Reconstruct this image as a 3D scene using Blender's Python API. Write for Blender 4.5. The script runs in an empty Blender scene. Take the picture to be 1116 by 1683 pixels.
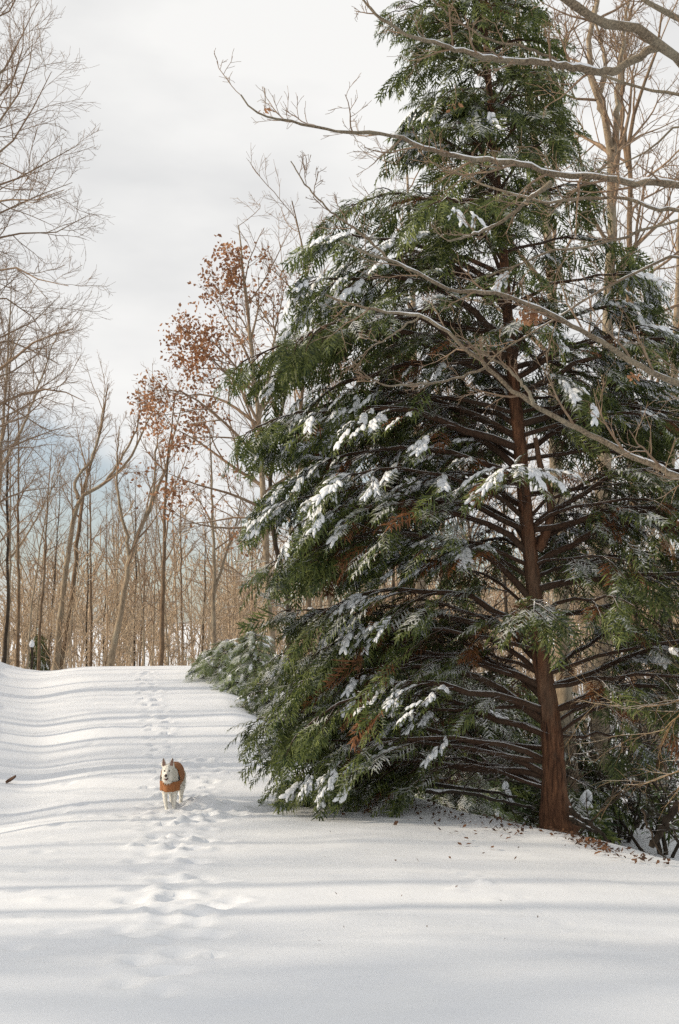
import bpy, math, random
import numpy as np
from mathutils import Vector, Matrix

# ------------------------------------------------------------------ camera, sky, sun, exposure
scene = bpy.context.scene
COL = scene.collection
F, CX, CY = 1870.0, 558.0, 841.5          # focal length and centre of the photograph, in its pixels
EYE = 1.65
PITCH = math.atan((1060.0 - CY) / F)
cam_d = bpy.data.cameras.new('camera')
cam_d.sensor_fit = 'VERTICAL'; cam_d.sensor_height = 36.0; cam_d.lens = 40.0
cam_d.clip_start = 0.1; cam_d.clip_end = 4000
cam = bpy.data.objects.new('camera', cam_d); COL.objects.link(cam)
cam.location = (0, 0, EYE); cam.rotation_euler = (math.pi / 2 + PITCH, 0, 0)
scene.camera = cam

SUN_EL, SUN_AZ = 21.0, 6.0                # elevation; light travels towards +X turned this much to +Y
world = bpy.data.worlds.new('World'); scene.world = world; world.use_nodes = True
wn, wl = world.node_tree.nodes, world.node_tree.links
wn.clear()
def wnode(t, **kw):
    n = wn.new(t)
    for k, v in kw.items(): setattr(n, k, v)
    return n
w_out = wnode('ShaderNodeOutputWorld')
sky = wnode('ShaderNodeTexSky', sky_type='NISHITA', sun_disc=False)
sky.sun_elevation = math.radians(SUN_EL)
sky.sun_rotation = math.radians(-90 - SUN_AZ)
sky.air_density = 1.0; sky.dust_density = 1.5
bg_sky = wnode('ShaderNodeBackground'); bg_sky.inputs['Strength'].default_value = 0.13
wl.new(sky.outputs[0], bg_sky.inputs['Color'])
tc = wnode('ShaderNodeTexCoord')
mp = wnode('ShaderNodeMapping'); mp.inputs['Scale'].default_value = (1.0, 1.0, 2.6); mp.inputs['Location'].default_value = (3.1, 0.4, 1.2)
wl.new(tc.outputs['Generated'], mp.inputs['Vector'])
n1 = wnode('ShaderNodeTexNoise'); n1.inputs['Scale'].default_value = 3.0; n1.inputs['Detail'].default_value = 5; n1.inputs['Roughness'].default_value = 0.5
wl.new(mp.outputs[0], n1.inputs['Vector'])
cr = wnode('ShaderNodeValToRGB')
cr.color_ramp.elements[0].position = 0.34; cr.color_ramp.elements[0].color = (0.735, 0.74, 0.745, 1)
cr.color_ramp.elements[1].position = 0.60; cr.color_ramp.elements[1].color = (0.935, 0.93, 0.915, 1)
wl.new(n1.outputs[0], cr.inputs[0])
bg_cl = wnode('ShaderNodeBackground'); bg_cl.inputs['Strength'].default_value = 0.97
wl.new(cr.outputs[0], bg_cl.inputs['Color'])
mp2 = wnode('ShaderNodeMapping'); mp2.inputs['Scale'].default_value = (1.0, 1.0, 2.0); mp2.inputs['Location'].default_value = (0.35, 5.0, 0.0)
wl.new(tc.outputs['Generated'], mp2.inputs['Vector'])
n2 = wnode('ShaderNodeTexNoise'); n2.inputs['Scale'].default_value = 3.4; n2.inputs['Detail'].default_value = 4
wl.new(mp2.outputs[0], n2.inputs['Vector'])
cr2 = wnode('ShaderNodeValToRGB')
cr2.color_ramp.elements[0].position = 0.30; cr2.color_ramp.elements[0].color = (0.30, 0.30, 0.30, 1)
cr2.color_ramp.elements[1].position = 0.42; cr2.color_ramp.elements[1].color = (1, 1, 1, 1)
sz = wnode('ShaderNodeSeparateXYZ'); wl.new(tc.outputs['Generated'], sz.inputs[0])
gap = wnode('ShaderNodeMapRange', interpolation_type='SMOOTHSTEP')      # the cloud deck thins towards the horizon
for k_, v_ in (('From Min', .10), ('From Max', .30), ('To Min', -.22), ('To Max', .15)): gap.inputs[k_].default_value = v_
wl.new(sz.outputs[2], gap.inputs['Value'])
addw = wnode('ShaderNodeMath', operation='ADD'); wl.new(n2.outputs[0], addw.inputs[0]); wl.new(gap.outputs[0], addw.inputs[1])
wl.new(addw.outputs[0], cr2.inputs[0])
mixw = wnode('ShaderNodeMixShader')
wl.new(cr2.outputs[0], mixw.inputs[0]); wl.new(bg_sky.outputs[0], mixw.inputs[1]); wl.new(bg_cl.outputs[0], mixw.inputs[2])
wl.new(mixw.outputs[0], w_out.inputs['Surface'])

sun_d = bpy.data.lights.new('sun', 'SUN'); sun_d.energy = 4.4; sun_d.angle = math.radians(0.9); sun_d.color = (1.0, 0.86, 0.67)
sun = bpy.data.objects.new('sun', sun_d); COL.objects.link(sun)
_e, _a = math.radians(SUN_EL), math.radians(SUN_AZ)
SUN_DIR = Vector((math.cos(_e) * math.cos(_a), math.cos(_e) * math.sin(_a), -math.sin(_e)))
sun.rotation_euler = SUN_DIR.to_track_quat('-Z', 'Y').to_euler()
sun.location = (-30, 0, 30)

vs = scene.view_settings
vs.view_transform = 'Standard'; vs.look = 'None'; vs.exposure = 0.05; vs.gamma = 1.0; vs.use_curve_mapping = False
scene.render.engine = 'CYCLES'
scene.cycles.max_bounces = 6; scene.cycles.diffuse_bounces = 3; scene.cycles.glossy_bounces = 2
scene.cycles.transmission_bounces = 3; scene.cycles.transparent_max_bounces = 4
scene.cycles.use_denoising = False

# ------------------------------------------------------------------ pixel helpers (the photograph's pixels)
_cp, _sp = math.cos(PITCH), math.sin(PITCH)
def ray(px, py):
    u, v = (px - CX) / F, (CY - py) / F
    return np.array([u, _cp - v * _sp, _sp + v * _cp])
def P(px, py, Y):
    d = ray(px, py)
    return np.array([0, 0, EYE]) + d * (Y / d[1])

# ------------------------------------------------------------------ small noise library
_tab = np.random.default_rng(5).random((256, 256))
def vnoise(x, y, seed=0):
    x = np.asarray(x, float) + seed * 17.3; y = np.asarray(y, float) + seed * 9.7
    xi, yi = np.floor(x).astype(int), np.floor(y).astype(int)
    fx, fy = x - xi, y - yi
    fx = fx * fx * (3 - 2 * fx); fy = fy * fy * (3 - 2 * fy)
    a = _tab[xi % 256, yi % 256]; b = _tab[(xi + 1) % 256, yi % 256]
    c = _tab[xi % 256, (yi + 1) % 256]; d = _tab[(xi + 1) % 256, (yi + 1) % 256]
    return (a * (1 - fx) + b * fx) * (1 - fy) + (c * (1 - fx) + d * fx) * fy - 0.5
def sstep(a, b, x):
    t = np.clip((np.asarray(x, float) - a) / (b - a), 0, 1)
    return t * t * (3 - 2 * t)

# ------------------------------------------------------------------ terrain height
def _smooth_table(kn, sig):
    ys = np.arange(-60, 900, 0.5)
    z = np.interp(ys, [k[0] for k in kn], [k[1] for k in kn])
    w = np.exp(-0.5 * (np.arange(-16, 17) * 0.5 / sig) ** 2); w /= w.sum()
    zp = np.pad(z, 16, mode='edge')
    return ys, np.convolve(zp, w, 'valid')
T_BASE = _smooth_table([(-60, .5), (-5, .05), (0, 0), (6, -.12), (14, -.46), (20, .02), (25.5, .72), (31, 1.16), (36, .8), (45, -.4), (60, -1.4), (90, -1.6), (140, -.8), (260, 3), (420, 9), (900, 18)], 1.5)
T_RIGHT = _smooth_table([(-60, 12), (0, 9), (8, 6.3), (11, 4.55), (12.6, 3.55), (14, 2.9), (16, 1.3), (18, .0), (22, -1.0), (26, -1.8), (30, -2.3), (36, -3.0), (45, -4.5), (60, -8), (900, -8)], 1.0)
T_LEFT = _smooth_table([(-60, -9), (0, -7.0), (10, -5.3), (14, -4.75), (17, -5.05), (20, -5.7), (25, -7.2), (30, -8.5), (36, -9.3), (60, -14), (900, -14)], 1.0)
def G(x, y):
    x = np.asarray(x, float); y = np.asarray(y, float)
    base = np.interp(y, *T_BASE)
    xr = np.interp(y, *T_RIGHT); xl = np.interp(y, *T_LEFT)
    near = 1 - sstep(40, 60, y)
    low = -1.75 + 0.35 * sstep(26, 60, y)
    k = sstep(-1.1, 3.2, x - xr) * near
    z = base * (1 - k) + np.minimum(base, low) * k
    z = z - 0.035 * np.maximum(x - 0.5, 0) * sstep(3, 9, y) * (1 - sstep(14, 20, y)) * (1 - k)
    s = xl - x
    z = z + near * (0.75 * sstep(0.15, 2.6, s) + 0.5 * sstep(3, 12, s) - 0.14 * np.exp(-((s + 0.55) / 0.75) ** 2))
    z = z + 0.03 * vnoise(x * .35, y * 1.6, 9) * (1 - sstep(12, 16, y))
    # gentle drifts
    z = z + 0.055 * vnoise(x * .28, y * .55, 1) + 0.03 * vnoise(x * .8, y * 1.3, 2) + 0.012 * vnoise(x * 2.1, y * 2.6, 3) + 0.008 * vnoise(x * 3.0, y * 7.5, 5) + 0.004 * vnoise(x * 9, y * 11, 6)
    z = z + sstep(8, 60, np.abs(x)) * 0.9 * vnoise(x * .07, y * .07, 4)
    return z
def Gz(x, y): return float(G(x, y))
def hit(px, py, y0=3.0, y1=34.0):
    d = ray(px, py); d = d / d[1]
    t = np.arange(y0, y1, 0.04); q = np.array([0, 0, EYE]) + t[:, None] * d[None]
    w = np.nonzero(q[:, 2] <= G(q[:, 0], q[:, 1]))[0]
    return q[w[0]] if len(w) else q[-1]

# ------------------------------------------------------------------ materials
MATS = {}
def new_mat(name):
    m = bpy.data.materials.new(name); m.use_nodes = True
    nt = m.node_tree; nt.nodes.clear()
    return m, nt.nodes, nt.links
def mk(nodes, t, **kw):
    n = nodes.new(t)
    for k, v in kw.items():
        if k in n.inputs: n.inputs[k].default_value = v
        else: setattr(n, k, v)
    return n
def noise(nodes, links, scale, detail=4, rough=0.55, coord=None, vec_scale=None):
    t = nodes.new('ShaderNodeTexNoise'); t.inputs['Scale'].default_value = scale
    t.inputs['Detail'].default_value = detail; t.inputs['Roughness'].default_value = rough
    if coord is not None:
        src = coord
        if vec_scale:
            m = nodes.new('ShaderNodeMapping'); m.inputs['Scale'].default_value = vec_scale
            links.new(coord, m.inputs['Vector']); src = m.outputs[0]
        links.new(src, t.inputs['Vector'])
    return t
def ramp(nodes, links, src, stops):
    r = nodes.new('ShaderNodeValToRGB')
    els = r.color_ramp.elements
    while len(els) < len(stops): els.new(0.5)
    for e, (p, c) in zip(els, stops):
        e.position = p; e.color = (*c, 1) if len(c) == 3 else c
    links.new(src, r.inputs[0]); return r
def mathn(nodes, links, op, a, b=None):
    n = nodes.new('ShaderNodeMath'); n.operation = op
    for i, v in enumerate((a, b)):
        if v is None: continue
        if isinstance(v, (int, float)): n.inputs[i].default_value = v
        else: links.new(v, n.inputs[i])
    return n.outputs[0]
SNOW_C = (0.78, 0.79, 0.81)
def bark_mat(name, dark, light, snow_at=None, snow_noise=6.0, stretch=(9, 9, 1.6), bump=0.6, snow_amt=0.5):
    """bark of two tones; snow lies on faces that look upwards, in patches"""
    m, nd, lk = new_mat(name)
    out = nd.new('ShaderNodeOutputMaterial'); b = nd.new('ShaderNodeBsdfPrincipled')
    geo = nd.new('ShaderNodeNewGeometry')
    n = noise(nd, lk, 3.0, 6, .65, geo.outputs['Position'], stretch)
    r = ramp(nd, lk, n.outputs[0], [(.32, dark), (.68, light)])
    n3 = noise(nd, lk, 1.1, 5, .7, geo.outputs['Position'], (2.2, 2.2, 1.0))      # weathered, lichen-grey patches
    k3 = nd.new('ShaderNodeMapRange'); k3.inputs['From Min'].default_value = .48; k3.inputs['From Max'].default_value = .66; k3.inputs['To Max'].default_value = .55
    lk.new(n3.outputs[0], k3.inputs['Value'])
    m3 = nd.new('ShaderNodeMix'); m3.data_type = 'RGBA'; g3 = sum(light) / 3
    m3.inputs[7].default_value = (.6 * light[0] + .5 * g3, .6 * light[1] + .55 * g3, .6 * light[2] + .45 * g3, 1)
    lk.new(k3.outputs[0], m3.inputs[0]); lk.new(r.outputs[0], m3.inputs[6])
    col = m3.outputs[2]
    if snow_at is not None:
        sx = nd.new('ShaderNodeSeparateXYZ'); lk.new(geo.outputs['Normal'], sx.inputs[0])
        n2 = noise(nd, lk, snow_noise, 3, .6, geo.outputs['Position'])
        s = mathn(nd, lk, 'MULTIPLY_ADD', n2.outputs[0], snow_amt)
        nd_add = s.node; lk.new(sx.outputs[2], nd_add.inputs[2])
        k = nd.new('ShaderNodeMapRange'); k.inputs['From Min'].default_value = snow_at; k.inputs['From Max'].default_value = snow_at + .12
        lk.new(s, k.inputs['Value'])
        mx = nd.new('ShaderNodeMix'); mx.data_type = 'RGBA'; mx.inputs[7].default_value = (*SNOW_C, 1)
        lk.new(k.outputs[0], mx.inputs[0]); lk.new(col, mx.inputs[6]); col = mx.outputs[2]
    lk.new(col, b.inputs['Base Color']); b.inputs['Roughness'].default_value = 0.9
    b.inputs['Specular IOR Level'].default_value = 0.2
    bp = nd.new('ShaderNodeBump'); bp.inputs['Strength'].default_value = bump; bp.inputs['Distance'].default_value = 0.02
    lk.new(n.outputs[0], bp.inputs['Height']); lk.new(bp.outputs[0], b.inputs['Normal'])
    lk.new(b.outputs[0], out.inputs[0]); MATS[name] = m; return m
def leaf_mat(name, dark, light, snow_at=None, snow_scale=1.6, transl=0.25, snow_amt=0.9, rough=0.55):
    m, nd, lk = new_mat(name)
    out = nd.new('ShaderNodeOutputMaterial'); b = nd.new('ShaderNodeBsdfPrincipled')
    geo = nd.new('ShaderNodeNewGeometry')
    r = ramp(nd, lk, geo.outputs['Random Per Island'], [(0, dark), (1, light)])
    n0 = noise(nd, lk, 0.9, 2, .5, geo.outputs['Position'])
    hs = nd.new('ShaderNodeHueSaturation'); lk.new(r.outputs[0], hs.inputs['Color'])
    v = nd.new('ShaderNodeMapRange'); v.inputs['From Min'].default_value = .3; v.inputs['From Max'].default_value = .7
    v.inputs['To Min'].default_value = .7; v.inputs['To Max'].default_value = 1.35
    lk.new(n0.outputs[0], v.inputs['Value']); lk.new(v.outputs[0], hs.inputs['Value'])
    col = hs.outputs[0]
    if snow_at is not None:
        sx = nd.new('ShaderNodeSeparateXYZ'); lk.new(geo.outputs['Normal'], sx.inputs[0])
        n2 = noise(nd, lk, snow_scale, 3, .7, geo.outputs['Position'])
        s = nd.new('ShaderNodeMath'); s.operation = 'MULTIPLY_ADD'; s.inputs[1].default_value = snow_amt * 2
        lk.new(n2.outputs[0], s.inputs[0]); lk.new(sx.outputs[2], s.inputs[2])
        k = nd.new('ShaderNodeMapRange'); k.inputs['From Min'].default_value = snow_at; k.inputs['From Max'].default_value = snow_at + .25
        k.inputs['To Max'].default_value = .85
        lk.new(s.outputs[0], k.inputs['Value'])
        mx = nd.new('ShaderNodeMix'); mx.data_type = 'RGBA'; mx.inputs[7].default_value = (*SNOW_C, 1)
        lk.new(k.outputs[0], mx.inputs[0]); lk.new(col, mx.inputs[6]); col = mx.outputs[2]
    lk.new(col, b.inputs['Base Color']); b.inputs['Roughness'].default_value = rough
    b.inputs['Specular IOR Level'].default_value = 0.35
    t = nd.new('ShaderNodeBsdfTranslucent'); lk.new(col, t.inputs['Color'])
    ms = nd.new('ShaderNodeMixShader'); ms.inputs[0].default_value = transl
    lk.new(b.outputs[0], ms.inputs[1]); lk.new(t.outputs[0], ms.inputs[2]); lk.new(ms.outputs[0], out.inputs[0])
    MATS[name] = m; return m
def snow_mat(name, fine=60.0, strength=0.25, dist=0.01):
    m, nd, lk = new_mat(name)
    out = nd.new('ShaderNodeOutputMaterial'); b = nd.new('ShaderNodeBsdfPrincipled')
    geo = nd.new('ShaderNodeNewGeometry')
    n = noise(nd, lk, fine, 5, .7, geo.outputs['Position'])
    n2 = noise(nd, lk, 1.3, 4, .6, geo.outputs['Position'])
    r = ramp(nd, lk, n2.outputs[0], [(.3, (0.735, 0.76, 0.805)), (.7, (0.775, 0.795, 0.825))])
    lk.new(r.outputs[0], b.inputs['Base Color'])
    b.inputs['Roughness'].default_value = .65; b.inputs['Specular IOR Level'].default_value = .25
    bp = nd.new('ShaderNodeBump'); bp.inputs['Strength'].default_value = strength; bp.inputs['Distance'].default_value = dist
    lk.new(n.outputs[0], bp.inputs['Height']); lk.new(bp.outputs[0], b.inputs['Normal'])
    lk.new(b.outputs[0], out.inputs[0]); MATS[name] = m; return m
def plain_mat(name, a, c, scale=30, rough=.7, bump=.3, bdist=.004):
    m, nd, lk = new_mat(name)
    out = nd.new('ShaderNodeOutputMaterial'); b = nd.new('ShaderNodeBsdfPrincipled')
    geo = nd.new('ShaderNodeTexCoord')
    n = noise(nd, lk, scale, 4, .6, geo.outputs['Object'])
    r = ramp(nd, lk, n.outputs[0], [(.35, a), (.65, c)])
    lk.new(r.outputs[0], b.inputs['Base Color']); b.inputs['Roughness'].default_value = rough
    bp = nd.new('ShaderNodeBump'); bp.inputs['Strength'].default_value = bump; bp.inputs['Distance'].default_value = bdist
    lk.new(n.outputs[0], bp.inputs['Height']); lk.new(bp.outputs[0], b.inputs['Normal'])
    lk.new(b.outputs[0], out.inputs[0]); MATS[name] = m; return m

snow_mat('ground_snow', 30, .22, .012)
snow_mat('branch_snow', 40, .4, .01)
bark_mat('bark_evergreen', (.022, .011, .008), (.21, .10, .054), None, stretch=(9, 9, 1.3), bump=1.0)
bark_mat('bark_limb', (.028, .017, .012), (.095, .053, .033), .93, 5.0, (14, 14, 14), .4)
bark_mat('bark_grey', (.14, .108, .076), (.35, .275, .195), 1.12, 3.0, (6, 6, 2.0), .6)
bark_mat('bark_brown', (.07, .046, .03), (.22, .15, .095), 1.12, 3.0, (6, 6, 2.0), .6)
bark_mat('bark_twig', (.15, .10, .067), (.31, .215, .145), 1.10, 3.0, (6, 6, 6), .2)
bark_mat('bark_tan', (.23, .165, .112), (.45, .34, .235), 1.10, 3.0, (5, 5, 5), .2)
bark_mat('bark_overhang', (.065, .05, .036), (.36, .285, .20), 1.05, 4.0, (22, 22, 22), .9)
bark_mat('bark_dark', (.022, .017, .012), (.075, .055, .040), 1.1, 4.0, (9, 9, 4), .6)
bark_mat('wood_fallen', (.10, .065, .035), (.36, .24, .13), 1.05, 4.0, (12, 12, 12), .5)
leaf_mat('needles', (.018, .038, .014), (.175, .205, .055), 1.56, 1.7, .30)
leaf_mat('needles_dead', (.07, .028, .012), (.20, .085, .032), None, 1.6, .2)
leaf_mat('needles_young', (.10, .14, .052), (.25, .30, .125), 1.48, 2.5, .25)
leaf_mat('oak_leaves', (.20, .09, .045), (.45, .24, .125), None, 1.6, .35)
leaf_mat('shrub_leaves', (.022, .045, .018), (.085, .13, .045), 1.62, 3.0, .15, rough=.4)
leaf_mat('litter', (.05, .025, .014), (.17, .085, .045), None, 1.6, .15)

# ------------------------------------------------------------------ mesh building
def np_mesh(name, verts, quads=None, tris=None, mats=(), smooth=True, midx=None):
    me = bpy.data.meshes.new(name)
    verts = np.asarray(verts, np.float32).reshape(-1, 3)
    fl, ls, lt = [], [], []
    start = 0
    if quads is not None and len(quads):
        q = np.asarray(quads, np.int32).reshape(-1, 4); fl.append(q.ravel())
        ls.append(start + 4 * np.arange(len(q))); start += 4 * len(q); lt.append(np.full(len(q), 4))
    if tris is not None and len(tris):
        t = np.asarray(tris, np.int32).reshape(-1, 3); fl.append(t.ravel())
        ls.append(start + 3 * np.arange(len(t))); start += 3 * len(t); lt.append(np.full(len(t), 3))
    fl = np.concatenate(fl); ls = np.concatenate(ls).astype(np.int32); lt = np.concatenate(lt).astype(np.int32)
    me.vertices.add(len(verts)); me.vertices.foreach_set('co', verts.ravel())
    me.loops.add(len(fl)); me.loops.foreach_set('vertex_index', fl)
    me.polygons.add(len(ls)); me.polygons.foreach_set('loop_start', ls)
    try: me.polygons.foreach_set('loop_total', lt)
    except Exception: pass
    me.polygons.foreach_set('use_smooth', np.full(len(ls), smooth))
    for m in mats: me.materials.append(MATS[m])
    if midx is not None: me.polygons.foreach_set('material_index', np.asarray(midx, np.int32))
    me.update(calc_edges=True)
    return me
class Acc:
    def __init__(s): s.v = []; s.q = []; s.t = []; s.n = 0
    def add(s, v, q=None, t=None):
        v = np.asarray(v).reshape(-1, 3)
        if q is not None and len(q): s.q.append(np.asarray(q).reshape(-1, 4) + s.n)
        if t is not None and len(t): s.t.append(np.asarray(t).reshape(-1, 3) + s.n)
        s.v.append(v); s.n += len(v)
    def mesh(s, name, mats, smooth=True):
        return np_mesh(name, np.concatenate(s.v), np.concatenate(s.q) if s.q else None, np.concatenate(s.t) if s.t else None, mats, smooth)
def nrm(a): return a / np.maximum(np.linalg.norm(a, axis=-1, keepdims=True), 1e-9)
def tubes(pts, rad, sides, squash=None):
    """pts (M,K,3), rad (M,K): M tapering tubes at once"""
    pts = np.asarray(pts, float); rad = np.asarray(rad, float)
    M, K, _ = pts.shape
    tg = np.empty_like(pts); tg[:, 1:-1] = pts[:, 2:] - pts[:, :-2]; tg[:, 0] = pts[:, 1] - pts[:, 0]; tg[:, -1] = pts[:, -1] - pts[:, -2]
    tg = nrm(tg)
    mean = nrm(pts[:, -1] - pts[:, 0])
    ref = np.zeros((M, 3)); ref[np.arange(M), np.argmin(np.abs(mean), axis=1)] = 1
    u = nrm(np.cross(tg, ref[:, None, :])); v = np.cross(tg, u)
    a = np.arange(sides) * 2 * math.pi / sides
    V = pts[:, :, None] + rad[:, :, None, None] * (np.cos(a)[None, None, :, None] * u[:, :, None] + np.sin(a)[None, None, :, None] * v[:, :, None])
    i = np.arange(sides); j = (i + 1) % sides
    k = np.arange(K - 1)[:, None] * sides
    q = np.stack([k + i, k + j, k + sides + j, k + sides + i], -1).reshape(-1, 4)
    Q = (np.arange(M)[:, None, None] * (K * sides) + q[None]).reshape(-1, 4)
    return V.reshape(-1, 3), Q
def resample(pl, n):
    pl = np.asarray(pl, float); seg = np.linalg.norm(np.diff(pl, axis=0), axis=1); s = np.concatenate([[0], np.cumsum(seg)])
    # Catmull-Rom through the points
    t = np.linspace(0, s[-1], n); out = np.empty((n, pl.shape[1]))
    ext = np.vstack([2 * pl[0] - pl[1], pl, 2 * pl[-1] - pl[-2]])
    for a, tt in enumerate(t):
        i = min(int(np.searchsorted(s, tt, 'right') - 1), len(pl) - 2); f = (tt - s[i]) / max(seg[i], 1e-9)
        p0, p1, p2, p3 = ext[i], ext[i + 1], ext[i + 2], ext[i + 3]
        out[a] = .5 * (2 * p1 + (p2 - p0) * f + (2 * p0 - 5 * p1 + 4 * p2 - p3) * f * f + (3 * p1 - p0 - 3 * p2 + p3) * f ** 3)
    return out
def grow(rng, pp, pr, n, t0, t1, length, ang, K, up=0.0, wig=.25, rfac=.6, rtip=.004, planar=0.0, rmax=None, stratify=True):
    """n children on every parent of (M,K,3); returns (M*n,K,3), (M*n,K)"""
    M, Kp, _ = pp.shape
    pi = np.repeat(np.arange(M), n); N = M * n
    t = (np.tile((np.arange(n) + .5) / n, M) + rng.uniform(-.5, .5, N) / n) if stratify else rng.random(N)
    t = t0 + (t1 - t0) * np.clip(t, 0, 1)
    x = np.clip(t, 0, .9999) * (Kp - 1); i = x.astype(int); f = (x - i)[:, None]
    o = pp[pi, i] * (1 - f) + pp[pi, i + 1] * f
    tg = nrm(pp[pi, i + 1] - pp[pi, i]); r = pr[pi, i] * (1 - f[:, 0]) + pr[pi, i + 1] * f[:, 0]
    rv = rng.normal(size=(N, 3)); rv[:, 2] *= (1 - planar)
    perp = nrm(rv - (rv * tg).sum(1, keepdims=True) * tg)
    a = np.radians(rng.uniform(ang[0], ang[1], N))[:, None]
    d = nrm(np.cos(a) * tg + np.sin(a) * perp)
    pl = np.linalg.norm(np.diff(pp, axis=1), axis=2).sum(1)[pi]
    L = length(t, pl) * rng.uniform(.65, 1.2, N)
    st = (L / (K - 1))[:, None]
    P_ = np.empty((N, K, 3)); P_[:, 0] = o
    for k in range(1, K):
        d = nrm(d + wig * rng.normal(size=(N, 3)) / math.sqrt(K) + np.array([0, 0, up]) / K)
        P_[:, k] = P_[:, k - 1] + d * st
    rb = np.minimum(r * rfac, .016 * L + .003) if rmax is None else np.minimum(r * rfac, rmax)
    rb = np.maximum(rb, rtip)
    R_ = rb[:, None] * (1 - np.linspace(0, 1, K)[None]) + rtip * np.linspace(0, 1, K)[None]
    return P_, R_

# ------------------------------------------------------------------ object helpers
def tag(o, label=None, cat=None, group=None, kind=None):
    if label: o['label'] = label
    if cat: o['category'] = cat
    if group: o['group'] = group
    if kind: o['kind'] = kind
    return o
def empty(name, loc=(0, 0, 0)):
    o = bpy.data.objects.new(name, None); COL.objects.link(o); o.location = loc; o.empty_display_size = .3; return o
def obj(name, me, parent=None, world_at=None):
    o = bpy.data.objects.new(name, me); COL.objects.link(o)
    if parent is not None:
        o.parent = parent
        if world_at is not None: o.location = Vector(world_at)
    elif world_at is not None: o.location = world_at
    return o
def copy_tree(root):
    r = root.copy(); COL.objects.link(r)
    for ch in list(root.children):
        c = ch.copy(); COL.objects.link(c); c.parent = r
        for g in list(ch.children):
            d = g.copy(); COL.objects.link(d); d.parent = c
    return r
def off(v, o): return np.asarray(v) - np.asarray(o)

# ------------------------------------------------------------------ ground sheet with tracks
def axis(fine_lo, fine_hi, step, lo, hi, mid_step=None):
    a = list(np.arange(fine_lo, fine_hi + 1e-6, step))
    s = step; x = fine_hi
    while x < hi: s *= 1.13; x += s; a.append(x)
    s = step; x = fine_lo
    while x > lo: s *= 1.13; x -= s; a.insert(0, x)
    return np.array(a)
gx = axis(-5.0, 4.4, .058, -700, 700)
ys = [4.2]; 
while ys[-1] < 32.0: ys.append(ys[-1] + (.056 if ys[-1] < 15 else .056 + .05 * min((ys[-1] - 15) / 6, 1)))
s = .1
while ys[-1] < 900: s *= 1.10; ys.append(ys[-1] + s)
s = .05; lo = [4.2]
while lo[0] > -60: s *= 1.16; lo.insert(0, lo[0] - s)
gy = np.array(lo[:-1] + ys)
XX, YY = np.meshgrid(gx, gy)
ZZ = G(XX, YY)
DD = np.zeros_like(ZZ)
trk = np.random.default_rng(21)
def dent(x, y, r, depth, rim=.35, ell=1.0, ang=0.0):
    R = r * 3.2
    i0, i1 = np.searchsorted(gy, [y - R, y + R]); j0, j1 = np.searchsorted(gx, [x - R, x + R])
    if i1 <= i0 or j1 <= j0: return
    dx, dy = XX[i0:i1, j0:j1] - x, YY[i0:i1, j0:j1] - y
    c, s_ = math.cos(ang), math.sin(ang)
    u, v = (c * dx + s_ * dy), (-s_ * dx + c * dy) / ell
    d = np.sqrt(u * u + v * v) / r
    d = d * (1 + .5 * vnoise(XX[i0:i1, j0:j1] * 9, YY[i0:i1, j0:j1] * 9, 7))
    DD[i0:i1, j0:j1] += -depth * (1 - sstep(.5, 1.15, d)) + depth * rim * np.exp(-((d - 1.45) / .42) ** 2)
def lump(x, y, r, h):
    dent(x, y, r, -h, 0.0)
def trail(pix, n, spread, r, depth, seed_lump=.5, gait=.14):
    pts = np.array([hit(a, b)[:2] for a, b in pix]); pl = resample(pts, n)
    for k, p in enumerate(pl):
        t = pl[min(k + 1, n - 1)] - pl[max(k - 1, 0)]; t = t / max(np.linalg.norm(t), 1e-6); nn = np.array([-t[1], t[0]])
        q = p + nn * (gait * (1 if k % 2 else -1) + trk.normal() * spread) + t * trk.normal() * .06
        dent(q[0], q[1], r * trk.uniform(.8, 1.25), depth * .85 * trk.uniform(.5, 1.2), .4, trk.uniform(1.0, 1.6), math.atan2(t[1], t[0]) - math.pi / 2)
        if trk.random() < seed_lump:
            a = trk.uniform(0, 6.28); lump(q[0] + math.cos(a) * .16, q[1] + math.sin(a) * .16, trk.uniform(.03, .06), trk.uniform(.012, .03))
# the dog's line over the crest, an older one beside it, the churned snow it has run through
trail([(238, 1104), (246, 1140), (258, 1185), (268, 1235), (278, 1290), (280, 1330)], 50, .05, .075, .07)
trail([(230, 1104), (240, 1150), (262, 1210), (272, 1270), (286, 1335)], 24, .07, .07, .05)
trail([(275, 1345), (268, 1400), (262, 1450), (255, 1520), (262, 1600)], 30, .10, .10, .022, .3)
trail([(300, 1345), (310, 1400), (315, 1460), (305, 1520)], 18, .08, .085, .022, .3)
trail([(150, 1104), (158, 1150), (165, 1210), (140, 1270), (110, 1350), (70, 1480), (60, 1580)], 44, .05, .07, .02, .1)
trail([(335, 1250), (345, 1290), (330, 1340), (290, 1400)], 20, .09, .08, .06, .6)
trail([(760, 1430), (860, 1490), (960, 1540), (1110, 1590)], 26, .02, .035, .018, .1, .06)
trail([(640, 1405), (740, 1420), (790, 1500), (800, 1560)], 16, .02, .035, .014, .1, .06)
trail([(235, 1640), (255, 1600), (320, 1540)], 7, .05, .08, .03, .1)
for cx_, cy_, n_, sx_, sy_ in ((292, 1336, 70, .42, .55), (270, 1490, 46, .30, .45), (272, 1390, 30, .30, .6), (300, 1255, 16, .35, .4)):
    c = hit(cx_, cy_)
    for _ in range(n_):
        x, y = c[0] + trk.normal() * sx_, c[1] + trk.normal() * sy_
        kd = .5 if cy_ > 1380 else .9
        if trk.random() < .55: dent(x, y, trk.uniform(.05, .11), kd * trk.uniform(.02, .05), .5)
        else: lump(x, y, trk.uniform(.03, .075), kd * trk.uniform(.015, .045))
DOG = hit(279, 1333)
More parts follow.
